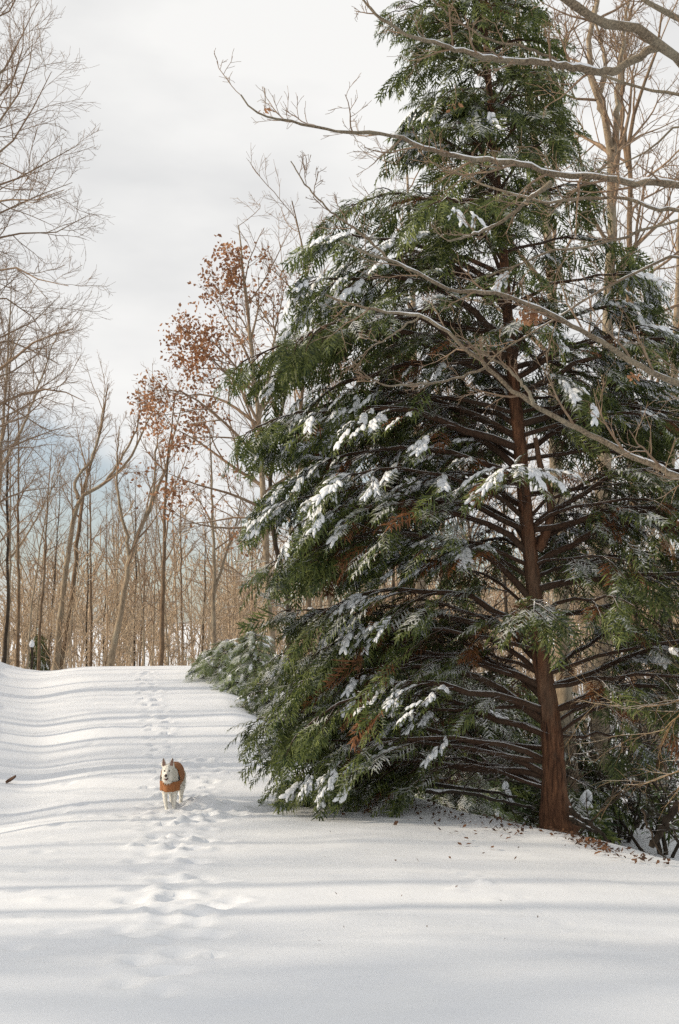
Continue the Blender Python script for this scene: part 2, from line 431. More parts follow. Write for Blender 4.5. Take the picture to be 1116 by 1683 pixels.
# snow ridge thrown up behind the running dog
lump(DOG[0] + .42, DOG[1] + .25, .22, .07); lump(DOG[0] + .3, DOG[1] + .5, .2, .05)
ZZ = ZZ + DD
def G2(x, y):
    i = min(max(int(np.searchsorted(gy, y)), 1), len(gy) - 1); j = min(max(int(np.searchsorted(gx, x)), 1), len(gx) - 1)
    return float(ZZ[i - 1:i + 1, j - 1:j + 1].mean())
ny, nx = ZZ.shape
idx = np.arange(ny * nx).reshape(ny, nx)
gq = np.stack([idx[:-1, :-1], idx[:-1, 1:], idx[1:, 1:], idx[1:, :-1]], -1).reshape(-1, 4)
ground = obj('ground', np_mesh('ground', np.stack([XX, YY, ZZ], -1), gq, None, ('ground_snow',)))
tag(ground, kind='structure')

# ------------------------------------------------------------------ flat evergreen sprays
def spray_template(rng, pairs=7, broad=.42):
    Q = []
    def finger(b, d, L, w, droop, sub):
        side = np.array([-d[1], d[0], 0])
        ps = [b + d * L * f + np.array([0, 0, -droop * f * f * L]) for f in (0, .5, 1)]
        ws = (w * .45, w, w * .12)
        for k in range(2):
            Q.append([ps[k] - side * ws[k], ps[k + 1] - side * ws[k + 1], ps[k + 1] + side * ws[k + 1], ps[k] + side * ws[k]])
        for f, sgn in sub:
            c = b + d * L * f + np.array([0, 0, -droop * f * f * L])
            a = sgn * math.radians(rng.uniform(32, 48)); dd = np.array([d[0] * math.cos(a) - d[1] * math.sin(a), d[0] * math.sin(a) + d[1] * math.cos(a), 0])
            l2 = L * rng.uniform(.38, .5) * (1.15 - f); s2 = np.array([-dd[1], dd[0], 0]) * w * .62
            e = c + dd * l2 + np.array([0, 0, -droop * l2 * .8]); m_ = c + dd * l2 * .5
            Q.append([c - s2 * .5, m_ - s2 * 1.1, e, m_ + s2 * 1.1])
    for i in range(pairs):
        for sg in (-1, 1):
            x = .05 + .86 * (i + (.5 if sg > 0 else .15)) / pairs
            a = sg * math.radians(rng.uniform(34, 52))
            L = (broad * (1 - .72 * x) + .08) * rng.uniform(.8, 1.15)
            b = np.array([x, 0, -.22 * x * x + rng.normal() * .012])
            finger(b, np.array([math.cos(a), math.sin(a), 0]), L, .025, rng.uniform(.2, .6), [(.35, 1), (.5, -1)] if L > .2 else [(.45, sg)])
    finger(np.array([.72, 0, -.12]), np.array([1, 0, 0]), .32, .025, .55, [(.3, 1), (.4, -1)])
    return np.array(Q)                      # (Q,4,3)
_r = np.random.default_rng(3)
SPRAYS = [spray_template(_r) for _ in range(5)]
def snow_template(rng):
    """lumps of snow lying along the fingers of a spray"""
    V, T = [], []
    n = 0
    for i in range(6):
        x = .08 + .8 * (i // 2) / 3 + rng.uniform(0, .1); sg = -1 if i % 2 else 1
        a = sg * math.radians(rng.uniform(5, 38)); d = np.array([math.cos(a), math.sin(a), 0]); sd = np.array([-d[1], d[0], 0])
        L = rng.uniform(.22, .42) * (1.2 - .5 * x); w = rng.uniform(.055, .10); h = rng.uniform(.045, .085)
        b = np.array([x, sg * .01, -.22 * x * x])
        ring = []
        for f, k in ((0, .35), (.35, 1), (.75, .9), (1, .3)):
            c = b + d * L * f + np.array([0, 0, -.3 * f * f * L])
            ring.append([c - sd * w * k, c - sd * w * k * .6 + np.array([0, 0, h * k * .8]), c + np.array([0, 0, h * k * rng.uniform(.9, 1.2)]), c + sd * w * k * .6 + np.array([0, 0, h * k * .8]), c + sd * w * k])
        V += [p for r_ in ring for p in r_]
        for a_ in range(3):
            for b_ in range(4):
                T.append([n + a_ * 5 + b_, n + a_ * 5 + b_ + 1, n + a_ * 5 + 6 + b_, n + a_ * 5 + 5 + b_])
        T.append([n, n + 4, n + 3, n + 1]); T.append([n + 15, n + 16, n + 18, n + 19])
        n += 20
    return np.array(V), np.array(T)
SNOWT = [snow_template(_r) for _ in range(4)]
def place(tv, o, d, up, s):
    """tv (V,3) template; o,d,up (N,3), s (N) -> (N,V,3)"""
    d = nrm(d); y = nrm(np.cross(up, d)); z = np.cross(d, y)
    return o[:, None] + s[:, None, None] * (tv[None, :, 0:1] * d[:, None] + tv[None, :, 1:2] * y[:, None] + tv[None, :, 2:3] * z[:, None])
def spray_mesh(rng, name, o, d, up, s, mats, dead=None):
    V, mi = [], []
    w = rng.integers(0, len(SPRAYS), len(o))
    for k in range(len(SPRAYS)):
        m = w == k
        if not m.any(): continue
        T = SPRAYS[k].reshape(-1, 3)
        V.append(place(T, o[m], d[m], up[m], s[m]).reshape(-1, 3))
        if dead is not None: mi.append(np.repeat(dead[m].astype(int), len(SPRAYS[k])))
    V = np.concatenate(V); q = np.arange(len(V)).reshape(-1, 4)
    return np_mesh(name, V, q, None, mats, False, np.concatenate(mi) if dead is not None else None)
def snow_mesh(rng, name, o, d, up, s):
    A = Acc(); w = rng.integers(0, len(SNOWT), len(o))
    for k in range(len(SNOWT)):
        m = w == k
        if not m.any(): continue
        tv, tq = SNOWT[k]; V = place(tv, o[m], d[m], up[m], s[m]); N = len(V)
        A.add(V, (np.arange(N)[:, None, None] * len(tv) + tq[None]).reshape(-1, 4))
    return A.mesh(name, ('branch_snow',))

def conifer_limb(rng, start, az, e0, e1, L, r0, bare, spray_s, sec_per_m, K=11, twist=.25, inner=True):
    """centre line of a limb, its side branches and where the sprays sit"""
    pts = [np.array(start, float)]; a = az
    for k in range(1, K):
        t = k / (K - 1); e = e0 + (e1 - e0) * t ** 1.5 + rng.normal() * .13
        a = a + rng.normal() * twist / K
        pts.append(pts[-1] + np.array([math.cos(a) * math.cos(e), math.sin(a) * math.cos(e), math.sin(e)]) * L / (K - 1))
    pts = np.array(pts); rad = r0 * (1 - np.linspace(0, 1, K)) ** .8 + .005
    n = max(3, int(L * (1 - .5 * bare) * sec_per_m))
    t = bare + (1 - bare) * (np.arange(n) + rng.uniform(.1, .9, n)) / n
    if bare > .3 and inner:                                # a few green or dying side shoots remain on the inner stretch
        m = int(L * bare * 3.2); t = np.concatenate([t, rng.uniform(.12, bare, m)]); n = len(t)
    x = np.clip(t, 0, .999) * (K - 1); i = x.astype(int); f = (x - i)[:, None]
    o = pts[i] * (1 - f) + pts[i + 1] * f; tg = nrm(pts[i + 1] - pts[i])
    side = nrm(np.cross(tg, [0, 0, 1])) * np.where(np.arange(n) % 2, 1, -1)[:, None]
    an = np.radians(rng.uniform(35, 62, n))[:, None]
    d = nrm(np.cos(an) * tg + np.sin(an) * side + np.array([0, 0, 1]) * rng.normal(0, .10, n)[:, None])
    l = np.where(t < bare, .5, 1.0) * (.40 * L * (1.08 - t) + .22) * rng.uniform(.7, 1.2, n); l = np.minimum(l, 1.05)
    K2 = 5; S = np.empty((n, K2, 3)); S[:, 0] = o; dd = d
    for k in range(1, K2):
        dd = nrm(dd + np.array([0, 0, -.16]) + rng.normal(0, .07, (n, 3))); S[:, k] = S[:, k - 1] + dd * (l / (K2 - 1))[:, None]
    SR = np.linspace(1, .35, K2)[None] * np.minimum(.012, .2 * r0 + .006)
    SR = np.repeat(SR, n, 0)
    O, D = [], []
    for uf in (.3, .55, .8, 1.0):
        xi = uf * (K2 - 1); j = min(int(xi), K2 - 2); g = xi - j
        p = S[:, j] * (1 - g) + S[:, j + 1] * g; tt = nrm(S[:, j + 1] - S[:, j])
        sd = nrm(np.cross(tt, [0, 0, 1])) * rng.choice([-1, 1], n)[:, None]
        k = 0 if uf == 1.0 else 1
        dr = nrm(tt + k * sd * rng.uniform(.35, .9, n)[:, None] + .45 * tg + np.array([0, 0, -.22]) + rng.normal(0, .10, (n, 3)))
        O.append(p); D.append(dr)
    O.append(np.array([pts[-1], pts[-2], pts[-3]])); D.append(nrm(np.array([pts[-1] - pts[-2]] * 3) + np.array([0, 0, -.15]) + rng.normal(0, .2, (3, 3))))
    O, D = np.concatenate(O), np.concatenate(D)
    N = len(O)
    U = nrm(np.array([0, 0, 1.0]) + rng.normal(0, .38, (N, 3)))
    sc = spray_s * rng.uniform(.5, 1.28, N)
    return pts, rad, S, SR, O, D, U, sc

# ------------------------------------------------------------------ the large evergreen
rg = np.random.default_rng(11)
TY = 14.0
tp = [(927, 1372), (914, 1330), (906, 1200), (889, 1080), (876, 950), (863, 830), (851, 700), (838, 560), (826, 400), (813, 250), (801, 100), (791, -30), (783, -160), (777, -290)]
tw = np.array([P(a, b, TY) for a, b in tp])
trunk_pts = resample(tw, 90)
BASE = np.array([trunk_pts[0][0], TY, Gz(trunk_pts[0][0], TY)])
tr_h = trunk_pts[:, 2]
def trunk_r(z):
    return np.interp(z, P(0, 0, TY)[2] * 0 + np.array([P(0, b, TY)[2] for b in (1372, 1345, 1300, 1200, 1080, 950, 700, 550, 400, 100, -290)]), [.235, .19, .152, .126, .098, .088, .078, .064, .05, .034, .010])
conifer = empty('evergreen_tree', BASE)
tag(conifer, 'tall dark green evergreen with red brown trunk and snow clumps on drooping sprays', 'tree')
# trunk with ridged bark
sides = 28
A = Acc(); tv, tq = tubes(trunk_pts[None], trunk_r(tr_h)[None], sides)
tv = tv.reshape(len(trunk_pts), sides, 3)
cen = trunk_pts[:, None]; rad_v = tv - cen
ai = np.arange(sides)
rid = 1 + .24 * vnoise(np.repeat(ai[None] * .9, len(trunk_pts), 0), tr_h[:, None] * 1.3, 8) + .22 * vnoise(np.repeat(ai[None] * 2.3, len(trunk_pts), 0), tr_h[:, None] * 3.2, 9)
flare = 1 + .35 * np.exp(-(tr_h[:, None] - BASE[2]) / .25) * (np.sin(ai[None] * 2 * math.pi / sides * 4 + 1) * .6 + .2)
tv = cen + rad_v * (rid * flare)[..., None]
obj('trunk', np_mesh('trunk', off(tv, BASE), tq, None, ('bark_evergreen',)), conifer)

def zpx(py): return P(0, py, TY)[2]
LZ = np.array([zpx(b) for b in (1330, 1250, 1150, 1050, 950, 870, 760, 640, 560, 430, 310, 230, 130, 30, -100, -290)][::-1])[::-1]
LL = np.array([2.4, 2.6, 3.3, 3.3, 2.7, 3.35, 3.05, 3.5, 3.1, 3.2, 2.45, 1.65, 1.3, 1.2, .85, .15])
RZ = np.array([zpx(b) for b in (1330, 1250, 1150, 1000, 900, 700, 600, 450, 330, 200, 100, 20, -100, -290)])
RL = np.array([.6, 1.5, 2.5, 2.9, 2.9, 2.8, 2.6, 2.3, 1.5, 1.0, .95, .8, .6, .12])
def reach(z, az):
    c = math.cos(az); l = np.interp(z, LZ, LL); r = np.interp(z, RZ, RL)
    fb = .42 * (l + r)
    side = r if c > 0 else l
    return float(side * c * c + fb * (1 - c * c))
zlo, zhi = zpx(1318), zpx(-285)
n_limb = 164
golden = 2.399963
for k in range(n_limb + 22):
    f = (k + .5) / n_limb
    z = zlo + (zhi - zlo) * f ** 1.04
    az = k * golden + rg.normal() * .25
    extra = k >= n_limb
    if extra: z = zlo + (zhi - zlo) * rg.uniform(.06, .42); az = rg.uniform(-.45, .75)
    hrel = (z - zlo) / (zhi - zlo)
    front = -math.sin(az)                       # > 0: towards the viewer's side of the trunk
    if not extra and hrel < .55 and front > .25 and rg.random() < .72:
        az = math.pi + rg.uniform(-.9, .5)    # low limbs on that side have been lost; most reach towards the open road
        front = -math.sin(az)
    if not extra and hrel < .12 and math.cos(az) > .2: continue
    if not extra and hrel > .5 and k % 6 == 0: az = -math.pi / 2 + rg.uniform(-.7, .7)
    if not extra and hrel < .16: az = math.pi + rg.uniform(-.85, .12); front = -math.sin(az)
    right_side = math.cos(az) > 0
    if not extra and .06 < hrel < .23 and not right_side and rg.random() < .15: continue
    e0 = math.radians(np.interp(hrel, [0, .08, .3, .6, 1], [16, 27, 38, 38, 50]) + rg.normal() * (13 if hrel < .5 else 7))
    e1 = math.radians(np.interp(hrel, [0, .3, 1], [-14, -30, -18]) + rg.normal() * 8)
    if right_side: e0 *= .8; bare_k = .75
    else: bare_k = 1.0
    rise = .30 * reach(z, az)
    L = reach(z + rise, az) * rg.uniform(.86, 1.06) * 1.06
    if front > .5 and hrel < .55: L *= .6
    L = max(L, .22)
    i = int(np.argmin(abs(tr_h - z))); st = trunk_pts[i] + np.array([math.cos(az), math.sin(az), 0]) * trunk_r(z) * .4
    r0 = np.interp(L, [.3, 3.5], [.012, .040]) * rg.uniform(.55, 1.35)
    bare = bare_k * np.interp(hrel, [0, .2, .5, .7, 1], [.50, .44, .32, .15, .05]) + rg.uniform(-.20, .14) * (1 if hrel < .5 else .3)
    dens = np.interp(hrel, [0, .45, .7, 1], [6.2, 6.4, 7.8, 11.5]) * (.72 if right_side and hrel < .6 else .92)
    pts, rad, S, SR, O, D, U, sc = conifer_limb(rg, st, az, e0, e1, L, r0, max(bare, .03), np.interp(hrel, [0, .6, 1], [.43, .41, .31]), dens, inner=hrel > .07)
    A = Acc(); v, q = tubes(pts[None], rad[None], 6); A.add(v, q); v, q = tubes(S, SR, 3); A.add(v, q)
    # dead bare twigs along the shaded inner half
    if hrel < .6:
        tw_, tr_ = grow(rg, pts[None], rad[None], int(6 + 5 * L), .08, max(bare + .2, .5), lambda t, pl: .12 * pl + .12, (35, 75), 4, -.15, .5, .4, .0025, .5, .006)
        v, q = tubes(tw_, tr_, 3); A.add(v, q)
        t3, r3 = grow(rg, tw_, tr_, 3, .3, 1, lambda t, pl: .5 * pl, (30, 60), 2, -.1, .4, .7, .002, .5, .004)
        v, q = tubes(t3, r3, 3); A.add(v, q)
    lo_ = pts[0]
    lm = obj('limb', np_mesh('limb', off(np.concatenate(A.v), lo_), np.concatenate(A.q), None, ('bark_limb',)), conifer, Vector(lo_ - BASE))
    zmin = G(O[:, 0], O[:, 1]) + .30
    O[:, 2] = np.maximum(O[:, 2], zmin)
    dead = (rg.random(len(O)) < (.16 if hrel < .35 else .03)) & (np.linalg.norm((O - st)[:, :2], axis=1) < .8 * L)
    obj('foliage', spray_mesh(rg, 'foliage', off(O, lo_), D, U, sc, ('needles', 'needles_dead'), dead), lm)
    pn = .15 if hrel < .25 else (.20 if hrel < .62 else .09)
    pick = (vnoise(O[:, 0] * 1.25 + O[:, 1] * .8, O[:, 2] * 2.3 + 3.0, 15) + rg.normal(0, .05, len(O)) > (.17 if hrel < .3 else .22 if hrel < .62 else .33)) & ~dead
    # snow comes in clumps: neighbours of picked sprays keep theirs
    if pick.sum() >= 2:
        obj('snow', snow_mesh(rg, 'snow', off(O[pick], lo_) + np.array([0, 0, .012]), D[pick], U[pick], sc[pick] * .8), lm)
# the second stem that bends up beside the trunk
st = resample(np.array([P(884, 905, TY), P(898, 875, TY - .03), P(906, 840, TY - .05), P(900, 800, TY - .05), P(888, 765, TY - .04), P(880, 720, TY)]), 14)
obj('limb', np_mesh('limb', off(tubes(st[None], np.linspace(.065, .03, 14)[None], 10)[0], BASE), tubes(st[None], np.linspace(.065, .03, 14)[None], 10)[1], None, ('bark_evergreen',)), conifer)

# ------------------------------------------------------------------ bare trees
def px_line(pl, Y, dY=0.0):
    n = len(pl)
    return np.array([P(a, b, Y + dY * k / max(n - 1, 1)) for k, (a, b) in enumerate(pl)])
def snow_cap(rng, pts, rad, lift=.62, wide=.78, sides=7):
    r = rad * wide * (1 + .35 * rng.normal(size=len(rad)).clip(-1.5, 1.5) * .4)
    flat = np.abs(nrm(np.gradient(pts, axis=0))[:, 2])
    n_ = len(r); g = np.interp(np.arange(n_), np.linspace(0, n_ - 1, max(4, n_ // 4)), rng.uniform(.25, 1.25, max(4, n_ // 4)))
    r = r * (1 - sstep(.55, .95, flat)) * np.clip(g, 0, 1) * np.minimum(1, (np.arange(n_)[::-1]) / 6) + .0005
    return tubes((pts + np.array([0, 0, 1]) * (rad * lift)[:, None])[None], r[None], sides)
def bare_tree(name, label, cat, stems, radii, base, rng, bark='bark_grey', twig='bark_twig', group=None, limbs=(), lev=(9, 5, 5), l1=.34, up=.35, t0=.35, l2=.48, limb_r=1.0, rt=.0035, spread=(28, 62), sides=9, crown_from=None, wig=.28):
    """stems: list of (K,3) world polylines, first one from the ground; limbs: extra traced (K,3) lines that belong to the crown"""
    root = empty(name, base); tag(root, label, cat, group)
    A = Acc(); SP, SRR = [], []
    for s_, (ra, rb) in zip(stems, radii):
        p = resample(s_, 22); r = np.linspace(1, 0, 22) ** .85 * (ra - rb) + rb
        if s_ is stems[0]: r[:3] *= np.array([1.35, 1.15, 1.04])
        p[1:-1] += rng.normal(0, .018, (20, 3)) * np.array([1, 1, .3])
        v, q = tubes(p[None], r[None], sides); A.add(v, q); SP.append(p); SRR.append(r)
    obj('trunk', np_mesh('trunk', off(np.concatenate(A.v), base), np.concatenate(A.q), None, (bark,)), root)
    B = Acc()
    PP, RR = np.array(SP), np.array(SRR)
    L1, R1 = grow(rng, PP, RR, lev[0], t0, 1.0, lambda t, pl: l1 * pl * (1.15 - .75 * t), spread, 9, up, wig, .62, .008)
    if len(limbs):
        lp = np.array([resample(l, 9) for l in limbs]); ln = np.linalg.norm(np.diff(lp, axis=1), axis=2).sum(1)
        lr = np.linspace(1, .12, 9)[None] * (limb_r * np.clip(.012 * ln + .012, .015, .07))[:, None]
        L1 = np.concatenate([L1, lp]); R1 = np.concatenate([R1, lr])
    L2, R2 = grow(rng, L1, R1, lev[1], .22, 1.0, lambda t, pl: l2 * pl * (1.2 - .6 * t), (25, 58), 6, up * .8, .3, .6, rt * 1.3)
    L3, R3 = grow(rng, L2, R2, lev[2], .2, 1.0, lambda t, pl: .5 * pl * (1.2 - .5 * t), (22, 55), 4, up * .6, .3, .65, rt)
    for (l, r, sd) in ((L1, R1, 5), (L2, R2, 4), (L3, R3, 3)):
        v, q = tubes(l, r, sd); B.add(v, q)
    if len(lev) > 3:
        L4, R4 = grow(rng, L3, R3, lev[3], .2, 1.0, lambda t, pl: .55 * pl, (22, 50), 3, up * .5, .25, .8, rt * .85)
        v, q = tubes(L4, R4, 3); B.add(v, q)
    cr_ = obj('crown', np_mesh('crown', off(np.concatenate(B.v), base), np.concatenate(B.q), None, (twig,)), root)
    return root, (L1, L2, L3), len(limbs)
def ground_line(pl, Y, dY=0.0):
    """traced stem with its foot carried down into the ground"""
    w = px_line(pl, Y, dY); d = nrm((w[0] - w[1])[None])[0]
    g = Gz(w[0][0], w[0][1])
    foot = w[0] + (d * ((w[0][2] - g + .15) / max(-d[2], .3)) if w[0][2] > g else 0)
    foot[2] = Gz(foot[0], foot[1]) - .15
    return np.vstack([foot, w]) if w[0][2] > g + .3 else np.vstack([foot, w[1:]])

# --- the oak with rust leaves beside the young evergreens
ro = np.random.default_rng(31)
OY = 31.0
st0 = ground_line([(446, 1060), (441, 980), (437, 880), (431, 780), (425, 690), (416, 600), (406, 500), (398, 420), (392, 370)], OY)
st1 = px_line([(425, 690), (445, 600), (455, 530), (470, 470)], OY, 1.2)
limb_px = [([(431, 760), (380, 705), (330, 662), (285, 640), (248, 652)], -1.5), ([(428, 700), (390, 632), (350, 592), (308, 548)], -.8),
           ([(418, 610), (395, 560), (370, 520), (358, 468)], .3), ([(410, 540), (402, 480), (394, 412)], -.3),
           ([(434, 800), (380, 765), (320, 722), (256, 690)], .8), ([(436, 862), (380, 868), (320, 860), (272, 836)], -1.0),
           ([(433, 835), (380, 812), (320, 795), (262, 772)], -2.0), ([(422, 650), (380, 610), (345, 605), (300, 610)], .6),
           ([(420, 640), (372, 585), (345, 560), (318, 560)], -1.2), ([(426, 700), (370, 660), (318, 648), (262, 668)], 1.2),
           ([(437, 868), (400, 850), (340, 858), (285, 862)], .5), ([(412, 560), (425, 500), (424, 445)], .6)]
limbs = [px_line(a, OY, b) for a, b in limb_px]
oak, (L1, L2, L3), nl = bare_tree('oak_tree', 'oak with rust brown leaves still hanging on its road-side limbs', 'tree', [st0, st1], [(.125, .015), (.06, .01)], st0[0] + np.array([0, 0, .15]), ro, limbs=limbs, lev=(9, 6, 5), rt=.004)
# leaves hang on the twigs of most traced limbs
def leaf_cloud(rng, anchors, per, size, spread, name, mat, hang=.6):
    n = len(anchors) * per
    c = np.repeat(anchors, per, 0) + rng.normal(0, spread, (n, 3))
    d = nrm(rng.normal(size=(n, 3)) + np.array([0, 0, -hang])); sd = nrm(np.cross(d, rng.normal(size=(n, 3))))
    nn = np.cross(d, sd)
    L = size * rng.uniform(.6, 1.25, n)[:, None]
    a = c; m1 = c + d * L * .5 + sd * L * .32 + nn * L * .08; e = c + d * L + nn * L * rng.normal(0, .12, (n, 1)); m2 = c + d * L * .5 - sd * L * .32 + nn * L * .08
    V = np.stack([a, m1, e, m2], 1).reshape(-1, 3)
    return V, np.arange(4 * n).reshape(-1, 4)
nl1 = len(L1) - nl
l2t = L2.reshape(len(L1), -1, 6, 3); l3t = L3.reshape(len(L1), -1, 4, 3)
ends = []
for k in range(nl):
    if k in (5, 10): keep = .10
    elif k in (6,): keep = .35
    else: keep = .8
    e = np.concatenate([l2t[nl1 + k][:, 3:].reshape(-1, 3), l3t[nl1 + k][:, 1:].reshape(-1, 3)])
    cl = ro.random(len(e)) < keep * (.35 + .65 * (vnoise(e[:, 0] * 1.1, e[:, 2] * 1.1, 12) > -.06))
    ends.append(e[cl])
ends = np.concatenate(ends)
ends = ends[(ends[:, 2] > 3.2)]
V, Qd = leaf_cloud(ro, ends, 6, .125, .15, 'leaves', 'oak_leaves')
tag(obj('leaves', np_mesh('leaves', off(V, oak.location), Qd, None, ('oak_leaves',), False), oak), kind='stuff')

# --- traced trees standing beyond the crest of the road and behind the evergreen
def traced(name, label, Y, pls, rr, seed, bark='bark_grey', twig='bark_twig', **kw):
    r = np.random.default_rng(seed)
    stems = [ground_line(pls[0], Y)] + [px_line(p, Y, r.uniform(-.8, .8)) for p in pls[1:]]
    return bare_tree(name, label, 'tree', stems, rr, stems[0][0] + np.array([0, 0, .15]), r, bark, twig, **kw)[0]
traced('bare_tree', 'bare tree with pale trunk leaning right and a wide fork of long limbs', 44, [[(92, 1085), (105, 960), (122, 850), (135, 815), (170, 795), (205, 765), (240, 700), (262, 655)], [(128, 820), (124, 790), (150, 755), (165, 700), (172, 640)], [(175, 790), (195, 760), (225, 705), (230, 650)]], [(.15, .015), (.07, .012), (.06, .012)], 101, t0=.45, lev=(8, 5, 5), up=.7, l1=.28, spread=(18, 42))
traced('bare_tree', 'bare dark trunked tree leaning right beside the pale forked one', 46, [[(100, 1088), (118, 980), (128, 880), (136, 820), (148, 770), (168, 700), (178, 630)]], [(.135, .015)], 102, 'bark_brown', t0=.5, lev=(9, 5, 5), up=.7, l1=.3, spread=(18, 42))
traced('bare_tree', 'bare mossy tree with slanting trunk that forks low into a broad fan', 42, [[(183, 1090), (200, 1000), (212, 925), (225, 880), (245, 840), (265, 790), (285, 720), (300, 660)], [(213, 925), (208, 880), (198, 840), (192, 780), (196, 700)], [(230, 870), (252, 810), (256, 740), (268, 690)]], [(.135, .015), (.075, .012), (.065, .012)], 103, t0=.4, lev=(9, 5, 5), up=.6, l1=.3, spread=(18, 48))
traced('bare_tree', 'bare slim dark tree upright between the slanting mossy tree and the oak', 40, [[(264, 1092), (267, 1000), (269, 900), (272, 800), (282, 700), (290, 640)]], [(.10, .012)], 104, 'bark_brown', t0=.4, lev=(10, 5, 5), up=.6, l1=.3)
traced('bare_tree', 'slim bare tree with two rising forks behind the young evergreens', 37, [[(351, 1040), (352, 960), (351, 900), (349, 840), (348, 770), (345, 690)], [(353, 975), (365, 930), (383, 880), (392, 840), (400, 790)]], [(.085, .01), (.05, .008)], 105, t0=.35, lev=(9, 5, 5), up=.5, l1=.3)
traced('bare_tree', 'bare dark stemmed tree bending away from the oak trunk', 33, [[(474, 1010), (472, 960), (462, 930), (453, 900), (447, 860), (446, 780), (470, 640), (490, 520), (500, 430)]], [(.10, .012)], 106, 'bark_dark', t0=.45, lev=(11, 6, 5), up=.5, l1=.3)
traced('bare_tree', 'bare reddish trunk between the oak and the large evergreen', 28, [[(508, 1010), (505, 930), (498, 850), (490, 700), (505, 560), (500, 420), (480, 330)]], [(.09, .012)], 107, 'bark_brown', t0=.45, lev=(11, 6, 5), up=.5, l1=.3)
traced('bare_tree', 'thick grey trunk with ridged bark behind the evergreen, forking high up', 21, [[(985, 1180), (990, 1050), (990, 900), (992, 760), (998, 600), (1004, 450), (1005, 330), (1006, 245), (995, 195), (974, 138), (962, 80), (980, 20), (985, -60)], [(1006, 250), (1014, 200), (1018, 130), (1025, 60), (1035, -20)], [(1000, 205), (985, 160), (995, 110), (985, 60), (975, 10)]], [(.185, .03), (.075, .02), (.06, .015)], 108, t0=.45, lev=(15, 6, 5), up=.5, l1=.26, wig=.4, sides=12)
traced('bare_tree', 'grey trunk close behind the red brown evergreen trunk', 20, [[(932, 1230), (925, 1100), (922, 950), (914, 760), (910, 600), (905, 450), (896, 330), (880, 230), (862, 120), (850, 30), (845, -80)], [(898, 340), (915, 240), (925, 140), (930, 40)]], [(.165, .02), (.06, .012)], 109, t0=.5, lev=(13, 6, 5), up=.5, l1=.26, wig=.4, sides=12)
traced('bare_tree', 'dark double stemmed bare tree right of the thick grey trunk', 24, [[(1045, 1150), (1042, 900), (1036, 600), (1034, 420), (1036, 270), (1030, 220), (1045, 180), (1062, 130), (1080, 90), (1088, 20)], [(1034, 275), (1026, 225), (1022, 150), (1030, 60), (1045, -20)]], [(.13, .02), (.07, .015)], 110, 'bark_brown', t0=.4, lev=(15, 6, 5), up=.4, l1=.28, wig=.4)
traced('bare_tree', 'straight grey trunk seen through the middle of the evergreen', 30, [[(692, 1090), (693, 950), (688, 800), (684, 690), (680, 560), (676, 420), (668, 250)]], [(.19, .02)], 111, t0=.5, lev=(10, 5, 5), up=.4, l1=.25)
traced('bare_tree', 'pale grey trunk leaning right by the leafy shrubs', 27, [[(1085, 1150), (1088, 960), (1093, 850), (1104, 700), (1112, 500), (1120, 300)]], [(.20, .02)], 112, t0=.45, lev=(10, 5, 5), up=.4, l1=.25)

# --- prototypes for the rest of the wood; copies get their own place, turn and size
def proto(name, H, r0, seed, lean=.04, bark='bark_grey', twig='bark_twig', fork=False, **kw):
    r = np.random.default_rng(seed)
    k = 7; p = np.zeros((k, 3)); a = r.uniform(0, 6.28); p[:, 2] = np.linspace(-.2, H, k)
    p[:, :2] = np.outer(np.linspace(0, 1, k) ** 1.3 * H * lean, [math.cos(a), math.sin(a)]) + np.cumsum(r.normal(0, .05, (k, 2)), 0)
    p[0, :2] = p[1, :2] * .2
    stems = [p]; rr = [(r0, .012)]
    if fork:
        b = p[3]; d = np.array([math.cos(a + 2), math.sin(a + 2)]); n = 5
        q = np.array([np.append(b[:2] + d * H * .22 * (j / 4) ** .8, b[2] + (H * .45) * j / 4) for j in range(n)]); stems.append(q); rr.append((r0 * .6, .012))
    return bare_tree(name, 'x', 'tree', stems, rr, np.array([0, 0, 0.]), r, bark, twig, **kw)[0]
PROTOS = [proto('bare_tree', 13, .095, 201, .05, 'bark_grey', fork=True, t0=.4, lev=(10, 6, 5), up=.6, l1=.3, spread=(18, 45), rt=.005),
          proto('bare_tree', 15, .105, 202, .03, 'bark_brown', t0=.45, lev=(14, 6, 5), up=.5, l1=.26, rt=.005),
          proto('bare_tree', 11, .062, 203, .09, 'bark_grey', t0=.3, lev=(14, 5, 5), up=.5, l1=.3, rt=.005),
          proto('bare_tree', 14, .08, 204, .02, 'bark_dark', t0=.4, lev=(14, 6, 5), up=.6, l1=.24, spread=(20, 50), rt=.005),
          proto('bare_tree', 9, .045, 205, .12, 'bark_tan', 'bark_tan', t0=.2, lev=(14, 5, 5), up=.5, l1=.32, rt=.005),
          proto('bare_tree', 12, .12, 206, .06, 'bark_grey', fork=True, t0=.25, lev=(12, 7, 6), up=.25, l1=.38, spread=(35, 70), rt=.004)]
KIND = ['forked grey', 'tall straight brown', 'slim grey leaning', 'straight dark', 'thin tan crooked', 'wide spreading grey']
used = set()
def wood(k, x, y, rz, s, place_, group):
    if k in used: r = copy_tree(PROTOS[k])
    else: r = PROTOS[k]; used.add(k)
    r.location = (x, y, Gz(x, y) - .05); r.rotation_euler = (0, 0, rz); r.scale = (s, s, s)
    tag(r, 'bare %s tree %s' % (KIND[k], place_), 'tree', group)
    return r
rw = np.random.default_rng(77)
